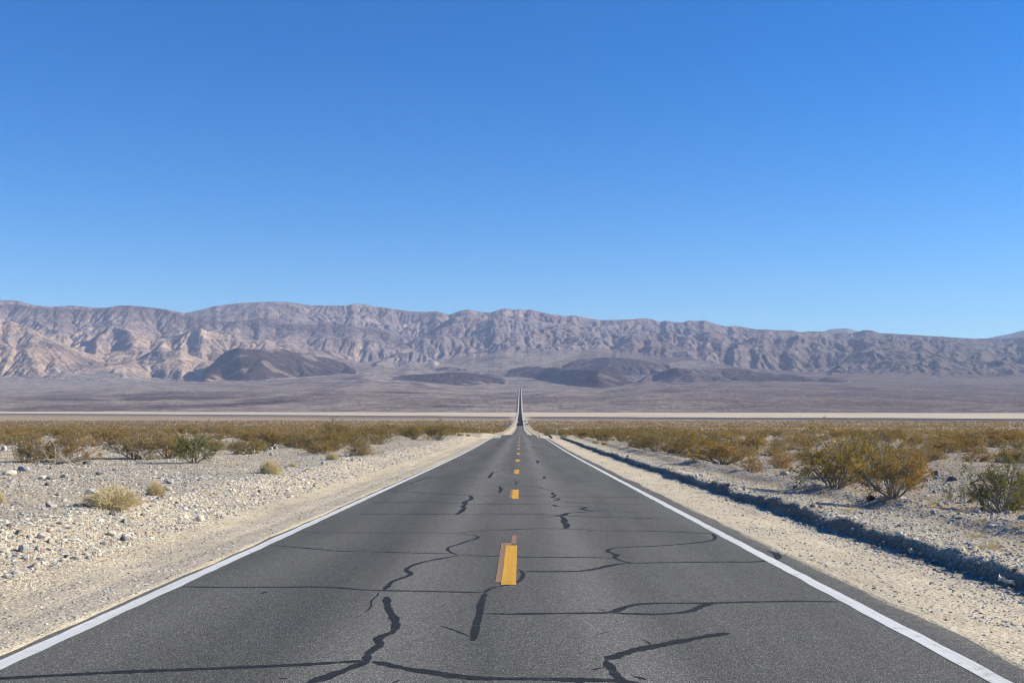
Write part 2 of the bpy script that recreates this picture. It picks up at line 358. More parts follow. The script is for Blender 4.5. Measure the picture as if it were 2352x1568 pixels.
dk = sst(1500, 1950, GY - shc + 160 * fbm(GX * .004, GY * .004, 54, 3)) * sst(10, 30, ax); col = mixc(col, (.205, .17, .155), dk)
dk2 = sst(1800, 1930, GY - shc + 60 * fbm(GX * .004, GY * .004, 55, 3)) * sst(10, 40, ax); col = mixc(col, (.085, .073, .078), dk2 * (.35 + .6 * sst(-400, 700, GX)))
lt = sst(300, 700, GY) * sst(.2, .42, fbm(GX * .012, GY * .02, 56, 4)) * (1 - dk); col = mixc(col, (.47, .40, .31), lt * .6)
tint = np.clip(.55 + .45 * stony - .25 * (ax < 5.4), 0, 1)
V = np.stack([GX, GY, GZ], -1).reshape(-1, 3)
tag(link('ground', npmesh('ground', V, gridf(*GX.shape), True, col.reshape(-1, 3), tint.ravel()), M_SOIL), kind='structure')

# --- the dry lake: a sheet just over the ground, its shore a wandering line
cc = np.linspace(-.68, .68, 400)
nr = 40
sh0 = np.interp(cc, [-.68, -.478, 0, .46, .68], [3150, 2960, 2330, 2010, 1950]) + 80 * fbm(cc * 14, cc * 0 + .5, 61, 4)
sh1 = 3520 + 0 * cc
PY = sh0[None] + (sh1 - sh0)[None] * np.linspace(0, 1, nr)[:, None]; PX = cc[None] * PY
PZ = zb(PY) + .35
tag(link('dry_lake', npmesh('dry_lake', np.stack([PX, PY, PZ], -1).reshape(-1, 3), gridf(nr, 400), True), M_PLAYA), kind='structure')

# ------------------------------------------------------------------ mountains: alluvial fan, dark hills, eroded ranges
def curve(pts):
    a = np.array([ct(*p) for p in pts]); o = np.argsort(a[:, 0]); a = a[o]
    return lambda c: np.interp(c, a[:, 0], a[:, 1])
def shift(pts, dy): return [(x, y + dy) for x, y in pts]
NC = 1500
cN = np.linspace(-.63, .63, NC)
dN = np.concatenate([np.arange(3060, 7000, 45.), np.arange(7000, 10500, 13.), np.arange(10500, 15400, 19.), np.arange(15400, 17600, 120.)])
Cg, Dg = np.meshgrid(cN, dN)
sky_pts = [(0,1200),(35,1200),(75,1203),(115,1215),(150,1222),(215,1227),(245,1224),(285,1221),(330,1226),(400,1231),(430,1230),(465,1223),(505,1221),(560,1225),(620,1231),(680,1240),(740,1252),(770,1246),(810,1237),(850,1226),(900,1218),(950,1213),(1000,1210),(1050,1207),(1100,1206),(1150,1207),(1200,1215),(1250,1221),(1300,1221),(1350,1222),(1390,1221),(1415,1214),(1440,1216),(1465,1218),(1500,1226),(1550,1231),(1600,1239),(1650,1246),(1700,1247),(1740,1244),(1770,1250),(1795,1259),(1820,1250),(1850,1240),(1875,1237),(1905,1245),(1960,1250),(2015,1233),(2050,1238),(2080,1236),(2100,1240),(2120,1236),(2150,1245),(2200,1255),(2265,1264),(2295,1260),(2340,1270),(2400,1280),(2470,1279),(2530,1277),(2560,1273),(2593,1273),(2620,1280),(2640,1287),(2665,1281),(2700,1288),(2735,1289),(2755,1281),(2780,1284),(2820,1281),(2850,1291),(2880,1300),(2910,1306),(2940,1302),(2990,1311),(3030,1317),(3065,1316),(3100,1320),(3165,1320),(3200,1328),(3245,1324),(3295,1326),(3340,1332),(3400,1333),(3435,1325),(3460,1319),(3490,1321),(3520,1332),(3560,1333),(3600,1336),(3660,1339),(3700,1342),(3760,1345),(3830,1350),(3900,1354),(3945,1353),(4010,1354),(4060,1351),(4096,1348)]
SKY = curve(sky_pts)
f1 = curve([(0,1536),(560,1536),(1000,1530),(1250,1522),(1450,1515),(1600,1526),(1860,1546),(2060,1550),(2200,1546),(2400,1548),(2560,1532),(3000,1524),(4096,1530)])
vb = curve([(0,1525),(300,1507),(430,1492),(520,1500),(600,1522),(800,1528),(900,1500),(1300,1452),(1430,1448),(1700,1440),(1900,1430),(2000,1412),(2250,1410),(2400,1402),(2550,1425),(2700,1440),(2800,1452),(3000,1480),(3300,1500),(3500,1505),(4096,1524)])
dB = curve([(0, 0)])  # placeholder
Xc = np.array([ct(x, 1500)[0] for x in (0, 900, 1430, 2400, 2900, 3400, 4096)])
db = np.interp(cN, Xc, [8300, 8700, 10700, 10700, 9600, 8700, 8400])
f2 = curve([(0,1529),(800,1523),(1300,1492),(1450,1480),(1560,1490),(1800,1505),(2000,1502),(2300,1512),(2600,1508),(3000,1506),(4096,1527)])
t_f2 = f2(cN)
t_f1, t_vb, t_sk = f1(cN), vb(cN), SKY(cN)
Z = np.empty_like(Cg)
for j in range(NC):
    b = db[j]; zs0 = EYE + t_f1[j] * 7750; zv = EYE + t_vb[j] * b
    s0 = np.interp(cN[j], [-.478, 0, .46], [3360, 3120, 3020]); d2 = min(9300, 7750 + .62 * (b - 7750))
    dd = [3000, s0, s0 + 250, 7750, d2, b, b + (14400 - b) * .5, 14400, 15000, 17600]
    zz = [-38, -33.4, -29.5, zs0, EYE + t_f2[j] * d2, zv, zv + (EYE + t_sk[j] * 14400 - zv) * .40, EYE + t_sk[j] * 14400, EYE + t_sk[j] * 14300, 200]
    Z[:, j] = np.interp(dN, dd, zz)
TF = (Z - EYE) / Dg
hillm = np.zeros_like(Z); late = []
def ridge(top, d0=None, base=None, width=500, back=.45, wob=0, seed=1, mask=None, rnd=40., jag=0.):
    """a ridge or hill whose crest follows `top`; its foot stands where `base` meets the fan, or at depth d0."""
    global Z
    tp = np.array([ct(*p) for p in top]); c0, c1 = tp[:, 0].min(), tp[:, 0].max()
    tt_ = curve(top)(cN); ok = (cN >= c0) & (cN <= c1)
    dcr = np.full(NC, 0.0) if base else np.full(NC, float(d0))
    if base:
        tb = curve(base)(cN)
        for j in np.nonzero(ok)[0]:
            dcr[j] = np.interp(tb[j], TF[:320, j], dN[:320]) + width
        dcr[~ok] = dcr[ok].mean()
        k = np.ones(41) / 41; dcr = np.convolve(np.pad(dcr, 20, mode='edge'), k, 'valid')
    dcr = dcr + wob * perlin(cN * 22, cN * 0 + .7, seed) + wob * .5 * perlin(cN * 60, cN * 0 + .3, seed + 1)
    zc = EYE + tt_ * dcr
    zfoot = np.array([np.interp(dcr[j] - width, dN, Z[:, j]) for j in range(NC)])
    fs = np.clip((zc - zfoot) / width, .02, .62)
    u = Dg - dcr[None]
    kb = np.ones(57) / 57; zs1 = np.convolve(np.pad(np.convolve(np.pad(zc, 28, mode='edge'), kb, 'valid'), 28, mode='edge'), kb, 'valid')
    wz = np.exp(-np.abs(u) / 170.); zce = zc[None] * wz + np.minimum(zs1, zc + 60)[None] * (1 - wz)
    prof = zce - np.where(u < 0, -u * fs[None], u * back) - fs[None] * rnd * np.exp(-np.abs(u) / (rnd * 2.5)) * .6
    prof = prof - np.maximum(0, -u - width * 1.05) * .6
    if jag: prof = prof + jag * np.maximum(0, 1 - np.abs(u) / 700.) * (ridged(Cg * Dg / 420., Dg / 420., seed + 5, 3) - .45)
    edge_ = sst(c0, c0 + .006, cN) * (1 - sst(c1 - .006, c1, cN))
    prof = np.where((ok & (edge_ > 0))[None], prof - (1 - edge_[None]) * 60, -1e4)
    if mask is not None:
        mask[:] = np.where(prof > Z, np.maximum(mask, 1), mask)
    Z = np.maximum(Z, prof)
B_left = [(-400,1205),(0,1203),(75,1205),(150,1224),(215,1229),(285,1223),(400,1233),(505,1223),(620,1233),(740,1253),(790,1265),(850,1270),(1000,1276),(1070,1276),(1140,1293),(1250,1297),(1350,1300),(1430,1300),(1480,1308),(1540,1320),(1580,1335),(1640,1362)]
mB = np.zeros_like(Z)
ridge(B_left, d0=12300, width=1700, back=.3, wob=160, seed=3, mask=mB)
ridge([(1560,1345),(1640,1330),(1740,1300),(1820,1260),(1875,1242),(1960,1254),(2015,1238),(2120,1242),(2200,1262),(2300,1290),(2400,1320),(2480,1345)], d0=13300, width=1700, back=.25, wob=200, seed=5)
ridge([(350,1365),(430,1305),(470,1300),(560,1330),(650,1360),(760,1312),(820,1312),(900,1342),(1000,1372),(1100,1384)], d0=10700, width=1100, back=.2, wob=250, seed=7)
ridge([(1150,1400),(1180,1388),(1200,1352),(1300,1347),(1400,1337),(1500,1347),(1550,1362),(1640,1392),(1700,1400)], d0=11400, width=650, back=.1, wob=150, seed=9, jag=60)
ridge([(1600,1372),(1680,1345),(1750,1342),(1900,1350),(1960,1362),(2060,1390)], d0=11900, width=500, back=.1, wob=150, seed=11, jag=50)
ridge([(-300,1250),(0,1262),(60,1280),(100,1302),(200,1348),(300,1392),(400,1424),(480,1456),(520,1475)], d0=9700, width=1200, back=.25, wob=120, seed=13)
ridge([(430,1500),(520,1462),(600,1425),(640,1412),(700,1404),(780,1422),(860,1442),(940,1440)], d0=9500, width=900, back=.25, wob=200, seed=15)
m6 = np.zeros_like(Z)
ridge([(2440,1410),(2480,1376),(2520,1352),(2560,1345),(2620,1352),(2700,1372),(2800,1396),(2900,1408),(3000,1424),(3140,1455)], d0=11300, width=800, back=.1, wob=200, seed=17, mask=m6, jag=60)
ridge([(2250,1390),(2330,1340),(2420,1335),(2520,1338),(2600,1330),(2700,1330),(2820,1330),(2900,1345),(2960,1350)], d0=12400, width=1100, back=.2, wob=300, seed=19, jag=70)
ridge([(2900,1380),(3000,1362),(3100,1372),(3200,1352),(3300,1350),(3420,1362),(3500,1356),(3620,1368),(3720,1380),(3820,1374),(3940,1384),(4096,1385),(4400,1380)], d0=11600, width=1600, back=.12, wob=350, seed=21, jag=90)
ridge([(3300,1470),(3400,1430),(3480,1412),(3600,1430),(3700,1440),(3850,1450),(4000,1460),(4096,1470),(4400,1480)], d0=10000, width=1000, back=.15, wob=250, seed=23, jag=60)
ridge([(1480,1450),(1540,1425),(1580,1394),(1650,1388),(1700,1400),(1760,1430)], d0=10500, width=500, back=.2, wob=100, seed=24)
m1 = np.zeros_like(Z); m2 = np.zeros_like(Z)
ridge([(800,1510),(830,1470),(880,1415),(920,1390),(945,1382),(1000,1396),(1060,1398),(1100,1392),(1130,1391),(1160,1395),(1200,1408),(1250,1418),(1320,1428),(1370,1440),(1400,1455),(1440,1480)], base=[(790,1528),(840,1524),(1100,1520),(1250,1505),(1450,1490)], width=760, back=.35, wob=160, seed=25, mask=m1)
ridge([(2230,1462),(2250,1455),(2300,1432),(2350,1430),(2400,1423),(2480,1421),(2560,1428),(2620,1442),(2700,1462)], d0=9900, width=600, back=.2, wob=100, seed=27, mask=m2)
ridge([(2540,1524),(2600,1482),(2640,1464),(2700,1468),(2800,1475),(2900,1478),(2950,1475),(3000,1486),(3100,1500),(3180,1500),(3270,1502),(3350,1514),(3420,1526)], base=[(2540,1530),(2700,1532),(2850,1528),(3000,1524),(3430,1530)], width=620, back=.22, wob=170, seed=29, mask=m2, jag=40)
ridge([(1720,1488),(1740,1468),(1770,1453),(1800,1455),(1850,1470),(1900,1476),(1940,1486)], base=[(1700,1494),(1950,1490)], width=330, back=.35, wob=30, seed=31, mask=m2)
ridge([(1550,1512),(1575,1504),(1600,1493),(1660,1485),(1760,1482),(1880,1483),(1950,1491),(2000,1502),(2044,1520)], base=[(1550,1514),(1700,1530),(1860,1543),(1960,1540),(2050,1522)], width=560, back=.3, wob=40, seed=33, mask=m2)
ridge([(1920,1494),(2000,1481),(2060,1471),(2130,1465),(2250,1466),(2400,1464),(2440,1469),(2490,1482),(2530,1502),(2560,1524)], base=[(1920,1500),(2050,1508),(2130,1512),(2200,1524),(2260,1540),(2350,1549),(2440,1551),(2520,1536),(2570,1526)], width=620, back=.25, wob=130, seed=35, mask=m2)
hillm = np.maximum(m1, m2)
# erosion: gullies that run down the local slope, in four sizes
Xw, Yw = Cg * Dg, Dg
mount = sst(6, 60, Z - np.repeat(np.array([np.interp(dN, [3060, 3300, 7750, b], [-36, -29.5, EYE + t_f1[j] * 7750, EYE + t_vb[j] * b]) for j, b in enumerate(db)]).T[:, :], 1, 1)) 
mount = np.maximum(mount, sst(0, 500, Dg - db[None] - 150))
mount = np.maximum(np.where(Dg < 7300, 0, mount), .8 * hillm)
k5 = np.array([1, 4, 6, 4, 1]) / 16.
def blur(A, n=2):
    for _ in range(n):
        P = np.pad(A, ((2, 2), (0, 0)), mode='edge'); A = sum(k5[i] * P[i:i + A.shape[0]] for i in range(5))
        P = np.pad(A, ((0, 0), (2, 2)), mode='edge'); A = sum(k5[i] * P[:, i:i + A.shape[1]] for i in range(5))
    return A
Z = blur(Z, 2)
# real drainage: rain runs down the steepest way, gathers, and cuts valleys (stream power), slopes creep
CELL = 13.0
ex = np.arange(-9000, 9000, CELL); ey = np.arange(7300, 15700, CELL); EX, EY = np.meshgrid(ex, ey)
def bil(A, fi, fj):
    i0 = np.clip(fi.astype(int), 0, A.shape[0] - 2); j0 = np.clip(fj.astype(int), 0, A.shape[1] - 2)
    a = np.clip(fi - i0, 0, 1); b = np.clip(fj - j0, 0, 1)
    return (A[i0, j0] * (1 - b) + A[i0, j0 + 1] * b) * (1 - a) + (A[i0 + 1, j0] * (1 - b) + A[i0 + 1, j0 + 1] * b) * a
fi = np.interp(EY, dN, np.arange(len(dN))); fj = np.interp(EX / EY, cN, np.arange(NC))
E0 = bil(Z, fi, fj); mt = bil(mount, fi, fj); hl = bil(hillm, fi, fj)
E = E0 + mt * (1 - .72 * hl) * (1 - .3 * (1 - sst(-.30, -.02, EX / EY))) * (120 * ridged(EX / 2100, EY / 2100, 71, 3) + 40 * ridged(EX / 800, EY / 800, 72, 3) - 55) + mt * 17 * fbm(EX / 150, EY / 150, 73, 4)
ER, EC = E.shape; idx = np.arange(ER * EC).reshape(ER, EC)
KE = .31 * mt * (1 - .35 * hl) * (1 - .4 * (1 - sst(-.30, -.02, EX / EY))) * (.35 + 1.2 * sst(-.3, .3, fbm(EX / 1800, EY / 1800, 86, 3) + .55 * sst(.02, .22, EX / EY)))
for it in range(85):
    P_ = np.pad(E, 1, mode='edge'); best = np.full(E.shape, 1e-5); rec = idx.copy(); lown = np.full(E.shape, 1e9)
    for a in (-1, 0, 1):
        for b in (-1, 0, 1):
            if a == 0 and b == 0: continue
            nb_ = P_[1 + a:1 + a + ER, 1 + b:1 + b + EC]; sl = (E - nb_) / (CELL * math.hypot(a, b)); m_ = sl > best
            best = np.where(m_, sl, best); rec = np.where(m_, idx + a * EC + b, rec); lown = np.minimum(lown, nb_)
    pit = (rec == idx); E = np.where(pit, np.maximum(E, np.minimum(lown + .2, E + 12)), E)
    if it % 3 == 0:
        r_ = np.clip(rec, 0, ER * EC - 1).ravel().copy(); n_ = len(r_); root = r_ == np.arange(n_); val = np.ones(n_); r_[root] = n_
        r2 = np.append(r_, n_)
        for _ in range(10):
            val = val + np.bincount(r2[:-1], weights=val, minlength=n_ + 1)[:n_]; r2 = r2[r2]
        Af = np.minimum(val.reshape(ER, EC), 6000)**.48
    S_ = np.where(pit, 0, best); E = E - np.minimum(KE * Af * S_, .6 * S_ * CELL)
    P_ = np.pad(E, 1, mode='edge'); lap = P_[2:, 1:-1] + P_[:-2, 1:-1] + P_[1:-1, 2:] + P_[1:-1, :-2] - 4 * E
    E = E + (.010 + .10 * np.clip(np.abs(lap) / 40 - .4, 0, 1) + .012 * hl) * lap * mt
wash = np.log(val.reshape(ER, EC) + 1)
pi_ = (Dg - ey[0]) / CELL; pj_ = (Cg * Dg - ex[0]) / CELL; inb = (Dg > ey[0]) & (Dg < ey[-1]) & (np.abs(Cg * Dg) < 8980)
Z = np.where(inb, Z + (bil(E - E0, pi_, pj_)) * np.minimum(1, mount * 1.2), Z)
def grad(A):
    zc = np.gradient(A, cN, axis=1) / Dg
    zy = np.gradient(A, dN, axis=0) - Cg * zc
    return zc, zy
Z = Z + mount * (1 - .6 * hillm) * (9 * fbm(Xw / 70, Yw / 70, 90, 3) + 5 * ridged(Xw / 45, Yw / 45, 93, 2))
fanm = (1 - mount) * sst(3100, 3500, Dg)
Z = Z + fanm * (2.0 * fbm(Xw / 300, Yw / 300, 91, 4) + 1.2 * ridged(Xw / 160, Yw / 420, 92, 3) - 2)
# bring the skyline back to its height
sel = (dN > 9000) & (dN < 15400)
for _ in range(3):
    T = ((Z - EYE) / Dg)[sel]; tmax = T.max(0)
    dif = t_sk - tmax
    k = np.ones(5) / 5; dif = np.convolve(np.pad(dif, 2, mode='edge'), k, 'valid')
    Z = Z + dif[None] * Dg * sst(9300, 12200, Dg)
# rock colours (geology, not light)
col = np.broadcast_to(np.array([.285, .245, .23]), Z.shape + (3,)).copy()
pv = fbm(Xw / 1300, Yw / 1300, 101, 5); pw = fbm(Xw / 420, Yw / 420, 102, 4)
leftw = 1 - sst(-.30, -.12, Cg + .05 * pv); midw = sst(-.36, -.2, Cg) * (1 - sst(.0, .16, Cg))
col = mixc(col, (.245, .225, .235), sst(-.15, .25, pv))
col = mixc(col, (.30, .235, .205), .7 * sst(.05, .4, pw) * (1 - sst(.1, .35, Cg)))
col = mixc(col, (.52, .415, .30), leftw * sst(-.22, .22, pw + .35 * pv + .25) * (1 - sst(10800, 12000, Dg)) * .85)
col = mixc(col, (.52, .43, .33), sst(.18, .40, fbm(Xw / 700, Yw / 700, 103, 4)) * (1 - sst(.02, .2, Cg)) * .8)
col = mixc(col, (.30, .21, .17), sst(.3, .5, fbm(Xw / 500, Yw / 500, 104, 4)) * .6)
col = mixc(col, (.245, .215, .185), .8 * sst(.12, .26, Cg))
col = mixc(col, (.165, .135, .135), sst(.18, .42, fbm(Xw / 800, Yw / 800, 105, 3)) * .7)
topB = mB * sst(-190, -60, blur(Z, 1) - (EYE + curve(B_left)(cN) * 12300)[None]) * sst(11500, 11900, Dg) * (1 - sst(13000, 13400, Dg)); col = mixc(col, (.14, .115, .115), topB * .9)
col = mixc(col, (.155, .125, .125), m6 * .6)
dh = (.050, .037, .043)
hm = blur(hillm, 1)
col = mixc(col, dh, np.clip(hm, 0, 1) * np.clip(.92 - .75 * sst(.12, .4, fbm(Xw / 240, Yw / 160, 106, 4)) - .35 * sst(.0, .3, m2 * (Cg - .09) / .1), 0, 1))
fa = np.broadcast_to(np.array([.20, .165, .158]), Z.shape + (3,)).copy()
wsum = 0; rad = 0
for k_, (ax_, ad_) in enumerate(((480, 8300), (1480, 8800), (2560, 8300), (3250, 8600), (4100, 8600), (-900, 8400))):
    x0_ = ct(ax_, 1500)[0] * ad_; an = np.arctan2(Xw - x0_, np.maximum(ad_ + 300 - Yw, 60)); rr_ = np.hypot(Xw - x0_, Yw - ad_)
    w_ = 1 / (rr_ / 1000 + .15)**3; rad = rad + w_ * (ridged(an * 8 + .15 * perlin(rr_ / 500, an * 6, 140 + k_), rr_ / 1500, 130 + k_, 5)); wsum = wsum + w_
rad = rad / wsum
fa = mixc(fa, (.105, .080, .088), sst(-.1, .28, fbm(Xw / 800, Yw / 1000, 111, 5) + .10 - .5 * sst(.35, .6, rad) - .2 * sst(6600, 8000, Dg)) * .9)
fa = mixc(fa, (.43, .375, .33), sst(.40, .68, rad + .25 * fbm(Xw / 250, Yw / 400, 112, 4)) * .55)
fa = mixc(fa, (.36, .32, .29), (1 - sst(-.42, -.2, Cg + .04 * pv)) * sst(5000, 7000, Dg) * .7)
fa = mixc(fa, (.33, .285, .26), (1 - sst(3300, 3900, Dg + 200 * pw)) * .75)
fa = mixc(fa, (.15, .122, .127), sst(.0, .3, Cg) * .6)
fa = fa * (1 + .22 * fbm(Xw / 60, Yw / 90, 113, 3))[..., None]
band = perlin((Z + 60 * fbm(Xw / 900, Yw / 900, 151, 3) + .05 * Xw) / 55, Xw / 2600, 152)
col = col * (1 + .20 * band * sst(40, 200, Z - 80) * (1 - hm) + .34 * fbm(Xw / 130, Yw / 130, 153, 4) + .2 * fbm(Xw / 380, Yw / 380, 155, 3))[..., None]
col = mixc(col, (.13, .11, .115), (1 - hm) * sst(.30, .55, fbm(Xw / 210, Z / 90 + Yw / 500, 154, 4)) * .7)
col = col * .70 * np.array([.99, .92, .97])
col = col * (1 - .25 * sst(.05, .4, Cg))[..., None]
fa = fa * np.array([.80, .77, .74])
mcol = np.clip(mount * 1.4, 0, 1)
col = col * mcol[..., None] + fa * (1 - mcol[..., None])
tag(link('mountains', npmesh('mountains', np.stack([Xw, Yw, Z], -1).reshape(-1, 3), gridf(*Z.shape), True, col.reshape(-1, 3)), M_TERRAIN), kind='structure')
def tz(c, d):                        # height of the fan / mountain sheet
    i = float(np.interp(d, dN, np.arange(len(dN)))); j = float(np.interp(c, cN, np.arange(NC)))
    i0, j0 = min(int(i), len(dN) - 2), min(int(j), NC - 2); a, b = i - i0, j - j0
    return float((Z[i0, j0] * (1 - b) + Z[i0, j0 + 1] * b) * (1 - a) + (Z[i0 + 1, j0] * (1 - b) + Z[i0 + 1, j0 + 1] * b) * a)
# two far blue summits behind the range
def far_peak(pts, d):
    tp = curve(pts); cs_ = np.linspace(min(ct(*p)[0] for p in pts), max(ct(*p)[0] for p in pts), 150); ds_ = np.linspace(d - 2500, d + 1500, 70)
    A, B = np.meshgrid(cs_, ds_); zc = EYE + tp(cs_) * d
    z = zc[None] - np.where(B < d, (d - B) * .16, (B - d) * .3) + 90 * (ridged(A * B / 1500, B / 1500, 121, 4) - .4) * sst(0, 900, np.abs(B - d))
    m = npmesh('far_mountain', np.stack([A * B, B, z], -1).reshape(-1, 3), gridf(*A.shape), True, np.broadcast_to(np.array([.15, .15, .17]), (A.size, 3)))
    tag(link('far_mountain', m, M_TERRAIN), kind='structure')
far_peak([(3230,1350),(3295,1326),(3320,1316),(3350,1314),(3390,1312),(3415,1319),(3440,1326),(3500,1345)], 18800)
far_peak([(3880,1375),(3950,1352),(4000,1342),(4040,1335),(4075,1325),(4096,1320),(4200,1300),(4400,1310)], 18800)

# ------------------------------------------------------------------ road
yr = ys[(ys > -24) & (ys < 1226)]
xsr = np.array([0, .012, .5, .988, 1.0])
el, er = edge_l(yr), edge_r(yr)
RXg = el[:, None] + (er - el)[:, None] * xsr[None]
RZg = zroad(yr)[:, None] + np.array([-.06, 0, .045, 0, -.07])[None]
def zpave(x, y):                      # top of the pavement (slightly crowned)
    e0, e1 = edge_l(np.array([y]))[0], edge_r(np.array([y]))[0]; return float(zroad(y)) + float(np.interp((x - e0) / (e1 - e0), xsr, [-.06, 0, .045, 0, -.07]))
road_o = tag(link('road', npmesh('road', np.stack([RXg, np.repeat(yr[:, None], 5, 1), RZg], -1).reshape(-1, 3), gridf(len(yr), 5), False), M_ASPHALT), kind='structure')
def strip(name, x0, x1, ya, yb, mat, lift, jit=0., seed=1):
    yy = np.concatenate([[ya], ys[(ys > ya) & (ys < yb)], [yb]])
    j0 = jit * perlin(yy * 1.7, yy * 0 + .4, seed); j1 = jit * perlin(yy * 1.9, yy * 0 + .8, seed + 1)
    V = []
    for y, a, b in zip(yy, j0, j1):
        V += [(x0 + a, y, zpave(x0 + a, y) + lift), (x1 + b, y, zpave(x1 + b, y) + lift)]
    return link(name, npmesh(name, np.array(V), gridf(len(yy), 2)), mat, road_o)
strip('edge_line', -3.85, -3.69, -20, 1226, M_WHITE, .0030, .016, 3)
strip('edge_line', 3.17, 3.33, -20, 1226, M_WHITE, .0030, .016, 5)
strip('worn_dash', -.275, -.13, 11.95, 16.0, M_FADED, .0034, .004, 6)
strip('worn_dash', -.135, -.06, 15.9, 17.1, M_FADED, .0038, .003, 7)
k = 0; y0 = 11.75
while y0 < 1200:
    strip('centre_dash', -.205, -.045, y0, y0 + 3.9, M_YELLOW, .0046, .006, 8 + k)
    if 0 < k < 4: strip('worn_dash', -.265, -.14, y0 + .3, y0 + 4.0, M_FADED, .0034, .004, 60 + k)
    y0 += 14.1; k += 1
for yb_ in (-2.4, -16.5): strip('centre_dash', -.205, -.045, yb_, yb_ + 3.9, M_YELLOW, .0046, .006, 4)
